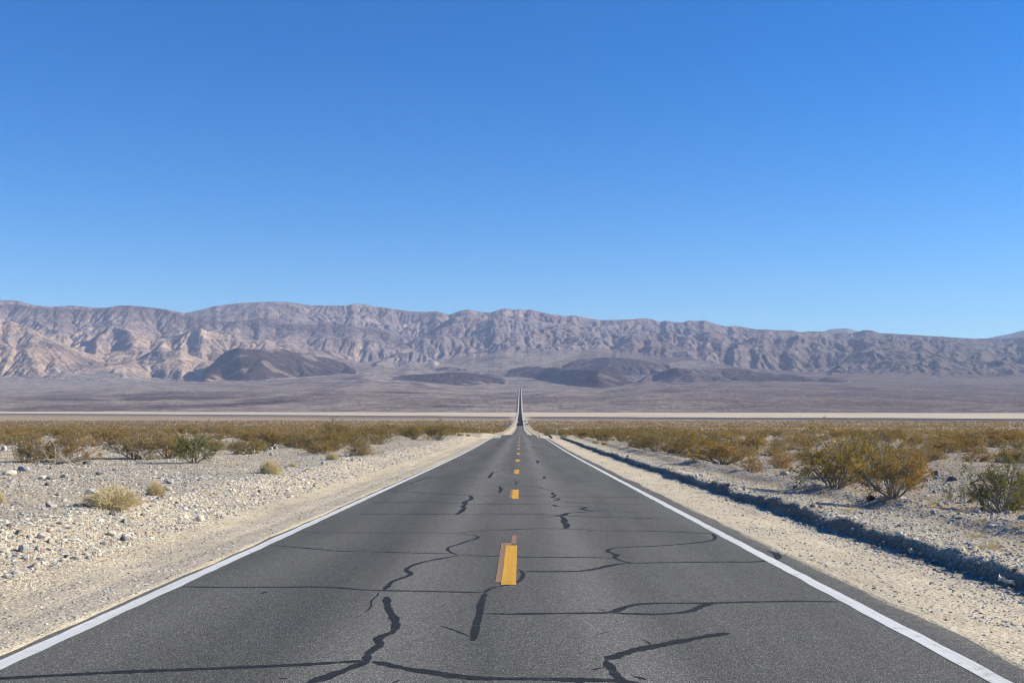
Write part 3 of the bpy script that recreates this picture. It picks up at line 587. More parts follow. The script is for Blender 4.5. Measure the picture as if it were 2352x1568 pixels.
# sealed cracks, one bitumen mesh; each run was followed from the photograph down onto the road plane
c1 = lambda P: [(1000 + x / 2.138, 2050 + y / 2.138) for x, y in P]
c2 = lambda P: [(2000 + x / 2.138, 2050 + y / 2.138) for x, y in P]
z7 = lambda P: [(1600 + x / 2.352, 1750 + y / 2.352) for x, y in P]
CR = [
 (c1([(330,165),(700,170),(1100,172),(1500,170),(1760,174)]),.022),(c1([(1760,172),(1860,162),(2010,148),(2200,148),(2352,137)]),.024),
 (c1([(1760,174),(1880,185),(1940,195),(1955,208),(1930,225),(1830,250),(1790,268),(1720,285),(1690,298),(1690,320),(1720,340),(1760,355),(1780,362)]),.06),
 (c1([(150,274),(400,295),(600,312),(740,327),(1000,332),(1300,340),(1600,347),(1740,350)]),.024),(c1([(1780,362),(1900,365),(2150,374),(2352,378)]),.022),
 (c1([(1780,364),(1640,390),(1500,415),(1400,445),(1340,475),(1335,495),(1370,510),(1380,525),(1340,545),(1260,570),(1210,590),(1180,625),(1150,658)]),.075),
 (c1([(-592,631),(0,638),(300,635),(600,632),(720,637),(900,652),(1000,660),(1150,664),(1400,668),(1700,674),(2000,682)]),.028),
 (c1([(2000,682),(2050,650),(2100,632),(2200,620),(2280,600),(2320,570),(2340,530),(2320,495),(2290,482)]),.055),
 (c1([(2010,688),(1990,740),(1970,800),(1965,860),(1945,920),(1930,980),(1920,1040),(1905,1095)]),.078),(c1([(1960,860),(2100,862),(2352,867)]),.022),
 (c1([(1100,680),(1095,705),(1060,730),(1035,750),(1040,780),(1030,810),(1000,840),(985,855)]),.012),(c1([(960,870),(915,895)]),.008),
 (c1([(1170,715),(1170,760),(1180,810),(1205,860),(1235,900),(1250,950),(1240,1000),(1215,1025),(1150,1045),(1095,1065),(1085,1085),(1110,1105),(1115,1130),(1070,1160),(1020,1190),(1000,1220),(1000,1250),(1010,1270)]),.085),
 ([(-60,2715),(0,2712),(213,2700),(510,2685),(808,2674),(1000,2666)]+c1([(200,1308),(450,1298),(600,1287),(750,1278),(920,1268),(1010,1265)]),.036),
 (c1([(1010,1268),(940,1295),(850,1330),(720,1375),(600,1425),(480,1460)]),.045),
 (c1([(1050,1268),(1150,1290),(1250,1315),(1400,1342),(1600,1370),(1750,1395),(1900,1412),(2100,1418),(2352,1418)]),.042),
 (c1([(1620,965),(1700,985),(1780,1015),(1880,1058)]),.012),(c1([(1885,1120),(1940,1128),(1995,1115)]),.015),(c1([(95,690),(150,672)]),.03),(c1([(690,455),(760,456)]),.03),(c1([(390,578),(455,578)]),.05),(c1([(240,1418),(320,1415)]),.02),(c1([(1220,1452),(1280,1432)]),.02),
 (c2([(0,148),(200,138),(400,134),(560,138),(750,145),(920,157),(1100,152),(1350,157),(1600,168),(1820,178),(1842,205),(1835,230),(1800,240),(1700,253),(1500,272),(1300,286),(1100,292),(980,298)]),.024),
 (c2([(990,298),(940,310),(905,328),(960,345),(990,360),(975,385),(1010,400),(1070,420),(1140,430)]),.06),(c2([(990,350),(1030,362),(1000,375)]),.05),
 (c2([(0,377),(160,377),(500,380),(850,382),(980,388)]),.022),(c2([(1140,430),(1400,424),(1700,420),(2000,420),(2200,420),(2310,408)]),.024),([(3000,2246),(3069,2243),(3100,2237),(3115,2228),(3105,2212),(3070,2203)],.04),
 (c2([(1130,430),(1060,432),(940,450),(820,480),(700,498),(600,502),(210,502)]),.034),
 (c2([(0,867),(300,862),(600,858),(900,855),(970,850),(1030,820),(1100,795),(1200,778),(1400,770),(1600,772),(1830,770),(2100,762),(2352,758),(2600,754),(2900,760)]),.034),
 (c2([(970,855),(1100,862),(1320,868),(1480,860),(1580,850),(1660,830),(1720,800),(1780,778),(1830,770)]),.038),
 (c2([(1960,1025),(1800,1050),(1600,1085),(1400,1125),(1300,1143),(1130,1178),(1030,1210),(960,1235),(905,1262)]),.046),
 (c2([(905,1265),(930,1300),(960,1340),(990,1390),(1040,1430),(1080,1456)]),.085),
 (c2([(0,1418),(300,1418),(600,1425),(900,1430),(1080,1440),(1200,1456)]),.042),(c2([(550,1430),(650,1445),(720,1456)]),.03),
 (c2([(1210,1080),(1260,1100),(1300,1135)]),.016),(c2([(850,1330),(920,1310)]),.05),(c2([(820,815),(870,825),(910,850)]),.012),(c2([(830,1040),(945,1012)]),.014),(c2([(780,1345),(860,1325)]),.02),(c2([(655,746),(680,744)]),.04),(c2([(960,568),(1000,566)]),.02),(c2([(1150,1395),(1250,1425)]),.03),
 (z7([(-100,440),(95,440),(500,442),(860,450),(1080,448),(1200,455),(1350,468),(1600,470)]),.026),(z7([(95,438),(110,425),(165,408),(190,398),(240,380),(295,363)]),.075),
 (z7([(295,363),(500,362),(830,368)]),.018),(z7([(240,375),(830,380),(1100,385),(1350,390),(1700,408),(2000,410),(2150,420)]),.022),(z7([(835,380),(850,355),(870,330),(885,322)]),.12),(z7([(885,322),(1100,335),(1550,345)]),.02),
 (z7([(985,298),(970,306),(1010,313),(1075,318)]),.05),(z7([(905,275),(920,263),(1095,255)]),.05),(z7([(1080,400),(1085,410),(1128,415),(1100,425),(1080,430),(1100,440),(1085,445)]),.06),(z7([(1360,362),(1355,385)]),.14),
 (z7([(935,455),(945,475),(955,485),(940,505),(935,520)]),.1),(z7([(-200,500),(0,506),(130,508),(210,522),(400,530),(600,540),(790,547),(1000,545),(1420,555),(1800,555),(2300,558)]),.027),(z7([(190,573),(400,573),(630,577)]),.018),
 (z7([(-300,605),(0,604),(300,608),(600,620),(900,624),(1300,626),(1440,626)]),.024),(z7([(660,545),(680,575),(640,590),(600,610),(620,630),(575,648),(620,658),(590,675),(580,695),(530,720)]),.12),
 (z7([(-400,720),(0,722),(300,717),(520,722),(900,722),(1100,717),(1300,716),(1500,728),(1700,740),(2000,750),(2500,760)]),.027),(z7([(1350,480),(1450,500),(1600,500),(1750,503)]),.026),(z7([(1200,455),(1300,465),(1360,483)]),.02),
 (z7([(1440,512),(1430,530),(1470,540),(1425,560),(1510,577),(1440,595)]),.09),(z7([(1440,598),(1560,603),(1640,615),(2352,626)]),.028),(z7([(1440,628),(1480,650),(1640,645),(1770,655),(1690,670),(1780,685),(1790,692),(2300,698)]),.042),
 (z7([(1780,695),(1570,708),(1540,728),(1500,740),(1300,745)]),.045),(z7([(1520,740),(1550,770),(1540,800),(1575,815),(1560,840),(1590,845),(1530,855)]),.13),(z7([(1285,212),(1300,228),(1290,240)]),.16),(z7([(1310,258),(1330,250),(1390,250)]),.07),(z7([(1100,200),(1095,190),(1130,185),(1200,180)]),.06),
 (z7([(560,168),(820,172)]),.03),(z7([(400,275),(900,285)]),.03),(z7([(300,318),(1000,320)]),.02),(z7([(1240,90),(1245,82),(1275,95)]),.12),(z7([(930,75),(940,68)]),.1)]
rng = random.Random(4)
V = []; Fc = []
for i, (P, w) in enumerate(CR):
    w *= (2.4 if w > .0185 else 1.4) if w < .05 else .85
    pts = []
    for X_, Y_ in P:
        d = ray(X_, Y_); yy = EYE / (-(d.z / d.y) - .0235)
        for _ in range(8): yy = (zpave(max(-3.9, min(3.6, d.x / d.y * yy)), yy) - EYE) / (d.z / d.y)
        pts.append(Vector((max(-3.93, min(3.62, d.x / d.y * yy)), yy, 0)))
    fine = [pts[0]]
    for a, b in zip(pts, pts[1:]):
        n = max(1, int((b - a).length / max(.035, .004 * a.y)))
        for k in range(1, n + 1): fine.append(a.lerp(b, k / n))
    arr = np.array([(p.x, p.y) for p in fine])
    for _ in range(3):
        if len(arr) > 4: arr[1:-1] = (arr[:-2] + 2 * arr[1:-1] + arr[2:]) / 4
    s0 = len(V); lift = .0009 + (i % 30) * .00006
    tn = np.gradient(arr, axis=0); tn /= np.linalg.norm(tn, axis=1, keepdims=True) + 1e-9
    for k, (p, t) in enumerate(zip(arr, tn)):
        e = min(1, (k + 1.2) / 4, (len(arr) - k + .2) / 4)
        hw = w * .5 * e * (1 + .22 * math.sin(k * .41 + i) * math.sin(k * .17) + rng.uniform(-.22, .22))
        for sgn in (-1, 1):
            x, y = p[0] - t[1] * hw * sgn, p[1] + t[0] * hw * sgn; V.append((x, y, zpave(x, y) + lift))
    for k in range(len(arr) - 1): a = s0 + 2 * k; Fc.append((a, a + 1, a + 3, a + 2))
link('crack_seal', npmesh('crack_seal', np.array(V), np.array(Fc)), M_TAR, road_o)
# the newer dark asphalt beyond the junction, over the lake bed and straight up the fan, then round the bend
yd = np.concatenate([np.arange(1226, 3100, 25.), np.arange(3100, 7560, 40.)])
path = [(-.26, y, (zroad(y) + (.45 + .4 * float(sst(1900, 2150, y)) + .3 if y > 1500 else .25)) if y < 3120 else tz(-.26 / y, y) + 2.0) for y in yd]
bend = [(ct(2076, 1560)[0], 7600), (ct(2073, 1556)[0], 7690), (ct(2060, 1553)[0], 7760), (ct(2045, 1550)[0], 7830), (ct(2034, 1547)[0], 7900), (ct(2030, 1544)[0], 7980), (ct(2036, 1541)[0], 8060), (ct(2050, 1537)[0], 8140), (ct(2068, 1534)[0], 8210), (ct(2077, 1531)[0], 8270)]
bx = np.array([c * d for c, d in bend]); by = np.array([d for c, d in bend]); ti = np.linspace(0, len(bend) - 1, 60)
for x, y in zip(np.interp(ti, range(len(bend)), bx), np.interp(ti, range(len(bend)), by)): path.append((float(x), float(y), tz(x / y, y) + 2.5))
def ribbon(name, P, a, b, mat, dz, parent=None, kind=None):
    A = np.array(P); t = np.gradient(A[:, :2], axis=0); t /= np.linalg.norm(t, axis=1, keepdims=True); nx = np.stack([t[:, 1], -t[:, 0]], 1)
    L = np.concatenate([A[:, :2] + nx * a, A[:, 2:] + dz], 1); Rr = np.concatenate([A[:, :2] + nx * b, A[:, 2:] + dz], 1)
    o = link(name, npmesh(name, np.stack([L, Rr], 1).reshape(-1, 3), gridf(len(P), 2)), mat, parent)
    return tag(o, kind=kind) if kind else o
far_road = ribbon('far_road', path, -4.1, 4.1, M_NEWASPHALT, 0, kind='structure')
ribbon('shoulder', path, -8.3, -4.1, M_FARSHOULDER, -.05, far_road)
ribbon('shoulder', path, 4.1, 8.3, M_FARSHOULDER, -.05, far_road)
side = [(x, 1236 + .01 * x, float(zground(x, 1236)) + .35) for x in np.linspace(6, 120, 24)]
ribbon('side_road', side, -3.2, 3.2, M_NEWASPHALT, .15, kind='structure')

# ------------------------------------------------------------------ gravel (nobody could count it)
rs = np.random.RandomState(11)
t_ = (1 + 5**.5) / 2
ico = np.array([(-1, t_, 0), (1, t_, 0), (-1, -t_, 0), (1, -t_, 0), (0, -1, t_), (0, 1, t_), (0, -1, -t_), (0, 1, -t_), (t_, 0, -1), (t_, 0, 1), (-t_, 0, -1), (-t_, 0, 1)]) / math.hypot(1, t_)
icf = np.array([(0, 11, 5), (0, 5, 1), (0, 1, 7), (0, 7, 10), (0, 10, 11), (1, 5, 9), (5, 11, 4), (11, 10, 2), (10, 7, 6), (7, 1, 8), (3, 9, 4), (3, 4, 2), (3, 2, 6), (3, 6, 8), (3, 8, 9), (4, 9, 5), (2, 4, 11), (6, 2, 10), (8, 6, 7), (9, 8, 1)])
def scatter(k, xlo, xhi, ylo, yhi, smax=.09, thin=None):
    """stones on x in [xlo,xhi] (numbers or functions of y): power-law sizes, none smaller than a fraction of a pixel."""
    out = []
    y = ylo
    while y < yhi:
        dy = max(.5, .04 * y); ym = y + dy / 2
        a, b = (f(ym) if callable(f) else f for f in (xlo, xhi))
        smin = max(.013, .75 * ym / 1088)
        if smin < smax * .95 and b > a:
            n = rs.poisson(k * (smin**-2 - smax**-2) * (b - a) * dy)
            u = rs.rand(n); s = (smin**-2 - u * (smin**-2 - smax**-2))**-.5
            out.append(np.stack([rs.uniform(a, b, n), rs.uniform(y, y + dy, n), s], 1))
        y += dy
    P = np.concatenate(out)
    if thin is not None: P = P[rs.rand(len(P)) < thin(P[:, 0], P[:, 1])]
    return P
lo = lambda y: -.56 * y - 1.5; hi = lambda y: .56 * y + 1.5
patch = lambda f, e0, e1, s: (lambda x, y: sst(e0, e1, fbm(x * f, y * f, s, 3)))
G = [scatter(.12, -7.15, -5.72, 4, 130, .11), scatter(.055, lo, -7.15, 6, 170, .11, lambda x, y: .35 + .65 * sst(-.2, .25, fbm(x * .22, y * .22, 201, 3))),
     scatter(.026, -5.72, -4.02, 4, 90, .045), scatter(.045, 3.8, 5.25, 4, 90, .05, lambda x, y: .25 + .75 * sst(-.1, .3, fbm(x * .9, y * .25, 202, 3))),
     scatter(.085, 5.2, 6.15, 4, 150, .10), scatter(.035, 6.25, 8.1, 5, 150, .09), scatter(.10, 8.1, 9.2, 5, 150, .10, lambda x, y: .3 + .7 * sst(-.2, .2, fbm(x * .3, y * .3, 203, 3))),
     scatter(.075, 9.2, hi, 8, 170, .13, lambda x, y: .3 + .7 * sst(-.1, .3, fbm(x * .2, y * .2, 204, 3)))]
P = np.concatenate(G); n = len(P)
pz = zground(P[:, 0], P[:, 1])
var = ico[None] * (1 + .45 * (rs.rand(24, 12, 1) - .5)) * (1 + .3 * (rs.rand(24, 12, 3) - .5))
vv = var[rs.randint(0, 24, n)] * (P[:, 2] * .5)[:, None, None] * (np.array([1, 1, .62]) * (1 + .5 * (rs.rand(n, 3) - .5)))[:, None, :]
a = rs.rand(n) * 6.283; tl = rs.normal(0, .3, n)
ca, sa, cb, sb = np.cos(a), np.sin(a), np.cos(tl), np.sin(tl)
Rm = np.zeros((n, 3, 3)); Rm[:, 0, 0] = ca; Rm[:, 0, 1] = -sa * cb; Rm[:, 0, 2] = sa * sb; Rm[:, 1, 0] = sa; Rm[:, 1, 1] = ca * cb; Rm[:, 1, 2] = -ca * sb; Rm[:, 2, 1] = sb; Rm[:, 2, 2] = cb
vv = np.einsum('nij,nkj->nki', Rm, vv)
vv[:, :, 0] += P[:, 0:1]; vv[:, :, 1] += P[:, 1:2]; vv[:, :, 2] += (pz + P[:, 2] * .04)[:, None]
tint_g = rs.rand(n); tint_g = np.where(P[:, 0] > 6.2, tint_g * .62, np.where(P[:, 0] < -7.3, tint_g * .82, tint_g)); tint_g = np.where((P[:, 0] > 5.3) & (P[:, 0] < 5.74), tint_g * .3, tint_g)  # stones on the berm face toned darker, painting in its shade
Fg = (icf[None] + (np.arange(n) * 12)[:, None, None]).reshape(-1, 3)
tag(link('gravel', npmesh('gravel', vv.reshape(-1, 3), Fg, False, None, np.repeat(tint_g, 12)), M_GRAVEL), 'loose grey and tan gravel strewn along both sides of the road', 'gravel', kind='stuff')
print('gravel', n)

# ------------------------------------------------------------------ rocks, each its own object
def icosphere(sub):
    V = [Vector(v) for v in ico]; Fs = [tuple(f) for f in icf]
    for _ in range(sub):
        mid = {}; nf = []
        def m(a, b):
            k = (min(a, b), max(a, b))
            if k not in mid: V.append(((V[a] + V[b]) / 2).normalized()); mid[k] = len(V) - 1
            return mid[k]
        for a, b, c in Fs:
            x, y, z = m(a, b), m(b, c), m(c, a); nf += [(a, x, z), (x, b, y), (z, y, c), (x, y, z)]
        Fs = nf
    return np.array(V), np.array(Fs)
isv, isf = icosphere(3)
def rock_mesh(seed, round_=0.):
    r = np.random.RandomState(seed); v = isv.copy()
    for _ in range(14):
        d = r.normal(size=3); d /= np.linalg.norm(d); h = r.uniform(.5, .85) + round_ * .15
        ex = np.maximum(0, v @ d - h); v -= ex[:, None] * d[None] * (1 - round_ * .5)
    v += .05 * np.stack([perlin(v[:, 0] * 2.2 + v[:, 2] * 1.3, v[:, 1] * 2.2 + v[:, 2], seed + i) for i in range(3)], 1)
    v /= np.abs(v).max(0)[None]
    return npmesh('rock', v, isf, False)
ROCKS = [rock_mesh(300 + i, .0 if i < 9 else .9) for i in range(13)]
for me in ROCKS: me.materials.append(M_ROCK)
rr = random.Random(9)
def rock(x, y, sx, sy, sz, c, label, group=None, shape=None, sink=.25, tilt=.15, rz=None):
    o = bpy.data.objects.new('rock', ROCKS[rr.randrange(9) if shape is None else shape]); C.objects.link(o)
    o.location = (x, y, float(zground(x, y)) + sz * (1 - 2 * sink)); o.scale = (sx, sy, sz)
    o.rotation_euler = (rr.uniform(-tilt, tilt), rr.uniform(-tilt, tilt), rr.uniform(0, 6.28) if rz is None else rz); o.color = (*c, 1)
    tag(o, label, 'rock', group); return o
GR, DK, CR_, TN, LI, RD, BR, GN, OR = (.34, .335, .33), (.085, .08, .08), (.68, .62, .51), (.53, .46, .36), (.46, .43, .41), (.25, .165, .14), (.24, .195, .165), (.46, .46, .40), (.48, .30, .19)
hero = [  # photo pixel of the foot, width and height in photo pixels, colour, label
 (88,2212,46,46,GN,'pale green flat slab leaning on the pebbly bank at the left edge',1),(100,2238,30,30,LI,'purple grey angular slab just below the pale green slab',2),(138,2278,36,36,TN,'tan boulder with a deep shadow at the foot of the pebbly bank',10),
 (73,2138,32,28,BR,'two toned brown stone near the top of the left bank',11),(160,2155,34,32,LI,'smooth lilac slab lying on the left bank',3),(197,2173,34,26,TN,'tan wedge shaped stone beside the lilac slab',4),(192,2126,22,12,OR,'small orange stone on the left bank',12),
 (33,2109,20,12,RD,'dark red stone on top of the left bank',10),(49,2158,28,16,GR,'dark grey stone left of the lilac slab near the frame edge',5),(34,2190,30,24,TN,'beige block left of the pale green slab',6),(148,2203,24,26,GR,'small grey upright flake right of the green slab',7),
 (258,2234,22,20,DK,'jagged charcoal stone midway down the left bank',8),(22,2334,24,12,CR_,'white flat stone at the lower left edge of the gravel',1),(350,2238,22,20,LI,'round grey stone at the foot of the left bank',12),(448,2061,30,24,(.16,.16,.17),'dark grey flat stone below the widest tumbleweed',2),
 (442,2144,36,28,CR_,'pale cream stone with a black shadow on the left bank',3),(489,2164,28,26,(.15,.15,.155),'lumpy dark grey stone on the slope below the cream stone',10),(795,2085,38,30,CR_,'large rounded cream stone low on the left bank',11),(495,2092,20,20,GR,'upright grey stone above the lumpy dark stone',4),
 (591,2082,26,14,TN,'flat tan stone on the bank left of the rounded cream stone',5),(723,2123,20,14,GR,'light grey stone below the rounded cream stone',6),(30,1900,56,26,CR_,'broad white boulder at the left edge below the shrubs',10),(91,1884,56,26,GR,'broad blue grey boulder beside the white boulder at left',7),
 (162,1916,32,20,CR_,'white angular rock below the dead branches',8),(198,1919,40,24,GR,'grey triangular rock next to the white angular rock',0),(255,1911,40,18,TN,'low pale tan rock right of the grey triangular rock',1),(240,1855,52,24,DK,'black boulder under the bleached dead branches',11),
 (340,1858,28,18,DK,'small black boulder right of the dead branches',2),(187,1942,22,16,RD,'maroon stone on the flat above the left bank',12),(395,1899,32,20,(.22,.22,.225),'grey slab on the stony flat right of the dead shrub',3),(225,1982,36,12,GR,'low blue grey slab left of the widest tumbleweed',4),
 (38,1930,40,18,GR,'grey weathered rock near the left edge of the flat',5),(12,1800,26,24,GN,'grey green boulder among shrubs at the far left edge',10),(1008,1816,22,26,CR_,'round cream boulder below the left shrubs',11),(1062,1804,24,16,(.2,.22,.26),'blue grey rock right of the round cream boulder',6),
 (1083,1799,18,18,GR,'squarish grey rock in the row by the round cream boulder',7),(1101,1795,20,18,(.42,.33,.30),'pinkish round rock in the row beneath the left shrubs',12),(1083,1820,20,18,LI,'pale pointed rock in front of the row of rocks',8),(1589,1741,18,16,GR,'grey boulder standing between two left shrubs',0),
 (1276,1752,26,12,GR,'long grey rock at the foot of the left shrub clump',1),(1036,1970,16,14,RD,'dark red cobble alone on the left sandy shoulder',12),(1408,1844,12,12,RD,'small maroon stone by the leftmost lone creosote bush',3),(1289,1855,16,12,(.25,.27,.30),'rounded blue grey cobble on the left bank beyond the tumbleweed',11),(1183,1902,22,16,LI,'pale grey slab on the bank right of the round tumbleweed',5),
 (3406,1991,36,26,CR_,'bright white rock beneath the big right creosote bush',6),(3486,2003,32,30,(.065,.052,.05),'dark brown boulder right of the bright white rock',10),(3540,2014,20,26,BR,'brown standing stone right of the dark brown boulder',7),(3606,2021,26,12,(.20,.23,.26),'flat slate blue stone on the second right berm',8),
 (3736,2057,22,24,(.30,.32,.34),'egg shaped grey stone on the right flat',9),(3843,2073,40,16,GR,'long grey slab on the stony ridge at right',0),(4034,2055,34,18,LI,'pale rock at the foot of the rightmost green bush',1),(3746,1904,34,32,(.13,.14,.15),'tall dark grey boulder in the right scrub',2),
 (3813,1923,40,24,(.15,.12,.115),'low dark brown boulder right of the tall grey boulder',10),(3140,1900,36,22,GR,'grey domed boulder left of the big right creosote bush',11),(3184,1951,22,12,(.24,.25,.26),'flat grey stone on the sand left of the big bush trunk',4),(3228,2043,36,26,GR,'pointed grey slab standing on the right berm',3),
 (3284,2033,22,18,RD,'rust red stone on the right berm',12),(3254,2029,24,20,BR,'brown stone on the berm between the grey slab and rust red stone',7),(3447,2055,16,8,DK,'small black stone on the sand behind the right berm',8),(2788,1910,16,15,CR_,'cream round stone perched on the right berm',9),
 (2810,1905,10,10,TN,'small tan stone just right of the perched cream stone',11),(2730,1903,18,16,GR,'pointed grey stone on the right berm beyond the cream one',2),(2888,1940,10,10,CR_,'small pale stone on the shadowed berm edge at right',6),(2511,1828,12,10,DK,'round black stone where the right berm starts to recede',12),
 (3279,1923,14,12,CR_,'little white stone left of the big bush trunk',9),(4066,2286,34,20,(.2,.19,.19),'dark blocky stone on the berm at the right edge',0),(3960,2062,20,10,TN,'tan stone in front of the rightmost green bush',5)]
for X_, Y_, w, h, c, lab, shp in hero:
    x, y, z = hit(X_, Y_); s = y / F2 / 1.7415
    rock(x, y + w * s * .3, w * s * .5, w * s * .42, h * s * .50, c, lab, None, shp, .22, .12, rr.uniform(-.5, .5))
PAL = [GR, GR, GR, LI, TN, TN, CR_, (.22, .215, .21), (.28, .285, .29), BR, (.44, .41, .37), (.44, .41, .37)]
def many(n, fx, fy, smin, smax, label, group):
    for _ in range(n):
        y = fy(); x = fx(y); s = smin * (smax / smin) ** (rr.random() ** 1.8); k_ = rr.uniform(.75, 1.15); c = [v * k_ for v in rr.choice(PAL)]
        rock(x, y, s * .5, s * rr.uniform(.35, .5), s * rr.uniform(.25, .4), c, label, group, None, .33, .3)
logy = lambda a, b: (lambda: a * (b / a) ** rr.random())
many(60, lambda y: rr.uniform(-7.0, -5.75), logy(10, 60), .06, .15, 'fist sized stone lying loose on the left roadside bank', 'stones on the left bank')
many(50, lambda y: rr.uniform(max(-.5 * y, -26), -7.4), logy(17, 90), .09, .30, 'weathered stone on the stony flat beyond the left bank', 'stones on the left flat')
many(50, lambda y: rr.uniform(5.55, 6.1), logy(12, 90), .08, .26, 'loose stone along the crest of the right berm', 'stones on the right berm')
many(70, lambda y: rr.uniform(8.3, max(9.5, min(.5 * y, 30))), logy(20, 100), .10, .36, 'weathered stone among the scrub right of the road', 'stones in the right scrub')

# ------------------------------------------------------------------ creosote bushes
def tubes(segs, n=4):
    """segs: list of (points (k,3), radii (k)); one mesh, vectorised per run."""
    V = []; Fq = []; off = 0
    ang = np.arange(n) * 2 * math.pi / n
    for P_, r_ in segs:
        P_ = np.asarray(P_); t = np.gradient(P_, axis=0); t /= np.linalg.norm(t, axis=1, keepdims=True) + 1e-9
        a = np.cross(t, np.array([.31, .17, .93])); a /= np.linalg.norm(a, axis=1, keepdims=True) + 1e-9; b = np.cross(t, a)
        ring = P_[:, None] + np.asarray(r_)[:, None, None] * (a[:, None] * np.cos(ang)[None, :, None] + b[:, None] * np.sin(ang)[None, :, None])
        V.append(ring.reshape(-1, 3)); k = len(P_)
        i = off + np.arange(k - 1)[:, None] * n + np.arange(n)[None]; j = off + np.arange(k - 1)[:, None] * n + (np.arange(n)[None] + 1) % n
        Fq.append(np.stack([i, j, j + n, i + n], -1).reshape(-1, 4)); off += k * n
    return np.concatenate(V), np.concatenate(Fq)
def walk(r, p, d, L, k, wig, lift):
    pts = [p]; d = d / np.linalg.norm(d)
    for _ in range(k):
        d = d + r.normal(0, wig, 3) + np.array([0, 0, lift]); d /= np.linalg.norm(d); pts.append(pts[-1] + d * (L / k))
    return np.array(pts), d
def creosote(seed, nst, leaves, spread=1.0, ls=1.0, thick=1.0):
    """a bush about 1 m tall: stems fanning out of one foot, side twigs, small leaves crowded on the outer twigs."""
    r = np.random.RandomState(seed); segs = []; tips = []
    for i in range(nst):
        az = 2 * math.pi * (i + r.uniform(-.4, .4)) / nst * 1.0; th = r.uniform(.08, 1.3) * spread
        d = np.array([math.sin(th) * math.cos(az), math.sin(th) * math.sin(az), math.cos(th)])
        L = r.uniform(.55, 1.12) * (1 - .18 * max(0, th - .5))
        pts, de = walk(r, np.array([math.cos(az) * .05, math.sin(az) * .05, -.04]), d, L, 7, .13, .045)
        segs.append((pts, np.linspace(.017, .004, 8) * thick * r.uniform(.7, 1.3)))
        for b in range(r.randint(5, 8)):
            s = r.randint(2, 7); bd = (pts[s + 1 if s < 7 else 7] - pts[s - 1]); bd = bd / np.linalg.norm(bd) + r.normal(0, .55, 3); bd[2] = abs(bd[2]) * .6 + .2
            p2, d2 = walk(r, pts[s], bd, r.uniform(.2, .48), 5, .2, .03)
            segs.append((p2, np.linspace(.007, .0025, 6) * thick))
            for c in range(r.randint(2, 5)):
                q_ = r.randint(2, 6); td = (p2[q_] - p2[q_ - 1]); td = td / np.linalg.norm(td) + r.normal(0, .6, 3)
                p3, _ = walk(r, p2[q_], td, r.uniform(.09, .22), 3, .2, .02)
                segs.append((p3, np.linspace(.0035, .0015, 4) * thick)); tips.append(p3)
            tips.append(p2[2:])
        tips.append(pts[4:])
    n = leaves; T = [tips[i] for i in r.randint(0, len(tips), n)]
    ctr = np.array([p[-1 - min(len(p) - 1, int(abs(r.normal(0, 1.3))))] for p in T]) + r.normal(0, .022, (n, 3))
    clump = fbm(ctr[:, 0] * 3.5 + ctr[:, 2] * 2.1, ctr[:, 1] * 3.5 - ctr[:, 2] * 1.7, seed, 2)
    keep = (clump > -.18) | (r.rand(n) < .25); ctr = ctr[keep]; clump = clump[keep]; n = len(ctr)
    u = r.normal(size=(n, 3)); u[:, 2] = u[:, 2] * .7 + .3; u /= np.linalg.norm(u, axis=1, keepdims=True); w = np.cross(u, r.normal(size=(n, 3))); w /= np.linalg.norm(w, axis=1, keepdims=True) + 1e-9
    l = (r.uniform(.013, .028, n) * ls)[:, None]; h = l * r.uniform(.28, .5, n)[:, None]
    V = np.stack([ctr - u * l, ctr + w * h, ctr + u * l, ctr - w * h], 1).reshape(-1, 3)
    tint = np.clip(.45 + .55 * clump + r.normal(0, .17, n), 0, 1)
    hz = np.percentile(V[:, 2], 98); hr = np.percentile(np.hypot(V[:, 0], V[:, 1]), 92) / .8; hz = np.array([hr, hr, hz]); sv, sf = tubes(segs)
    leaf = npmesh('foliage', V / hz, np.arange(n * 4).reshape(-1, 4), False, None, np.repeat(tint, 4)); stem = npmesh('stems', sv / hz, sf, True)
    leaf.materials.append(M_LEAF); stem.materials.append(M_STEM)
    return leaf, stem
BIG = [creosote(500 + i, 22 + i % 3 * 3, 9000, 1.0, .95) for i in range(5)]
MED = [creosote(520 + i, 15 + i % 4, 3600, 1.05, 1.5, 1.2) for i in range(8)]
SML = [creosote(540 + i, 9, 900, .95, 1.8, 1.5) for i in range(4)]
OLIVE, GOLD, GREEN, RUST, DULL = (.26, .20, .062), (.35, .24, .08), (.15, .165, .045), (.35, .225, .09), (.31, .25, .13)
br = random.Random(21); taken = []
def bush(x, y, h, wid, kinds, c, label, group=None, name='creosote_bush', cat='bush'):
    lf, st = br.choice(kinds)
    e = empty(name, (x, y, float(zground(x, y))), br.uniform(0, 6.28)); e.scale = (wid, wid, h)
    o1 = link('foliage', lf, None, e); o2 = link('stems', st, None, e)
    k_ = br.uniform(.85, 1.15); o1.color = (*[v * k_ for v in c], 1)
    tag(e, label, cat, group); taken.append((x, y, wid * .7)); return e
def at(X_, Y_, hp, wp, kinds, c, label, group=None):
    x, y, z = hit(X_, Y_); s = y / F2 / 1.7415
    return bush(x, y, hp * s, wp * s / 1.68, kinds, c, label, group)
at(120,1850,112,170,BIG,OLIVE,'olive creosote bush left of the bleached dead branches')
at(262,1846,122,230,BIG,GOLD,'golden creosote bush right behind the bleached dead branches')
at(545,1836,108,260,BIG,DULL,'sparse brown creosote bush left of the bright green one')
at(672,1834,112,200,BIG,GOLD,'brownish creosote bush touching the bright green one')
at(775,1850,140,200,BIG,GREEN,'bright green creosote bush on the left flat')
at(1085,1786,86,150,BIG,GOLD,'left half of the golden bush clump behind the row of rocks')
at(1185,1788,82,150,BIG,GOLD,'golden creosote bush right of the rock row')
at(1340,1768,86,150,BIG,OLIVE,'tall olive creosote bush in the middle of the left clump')
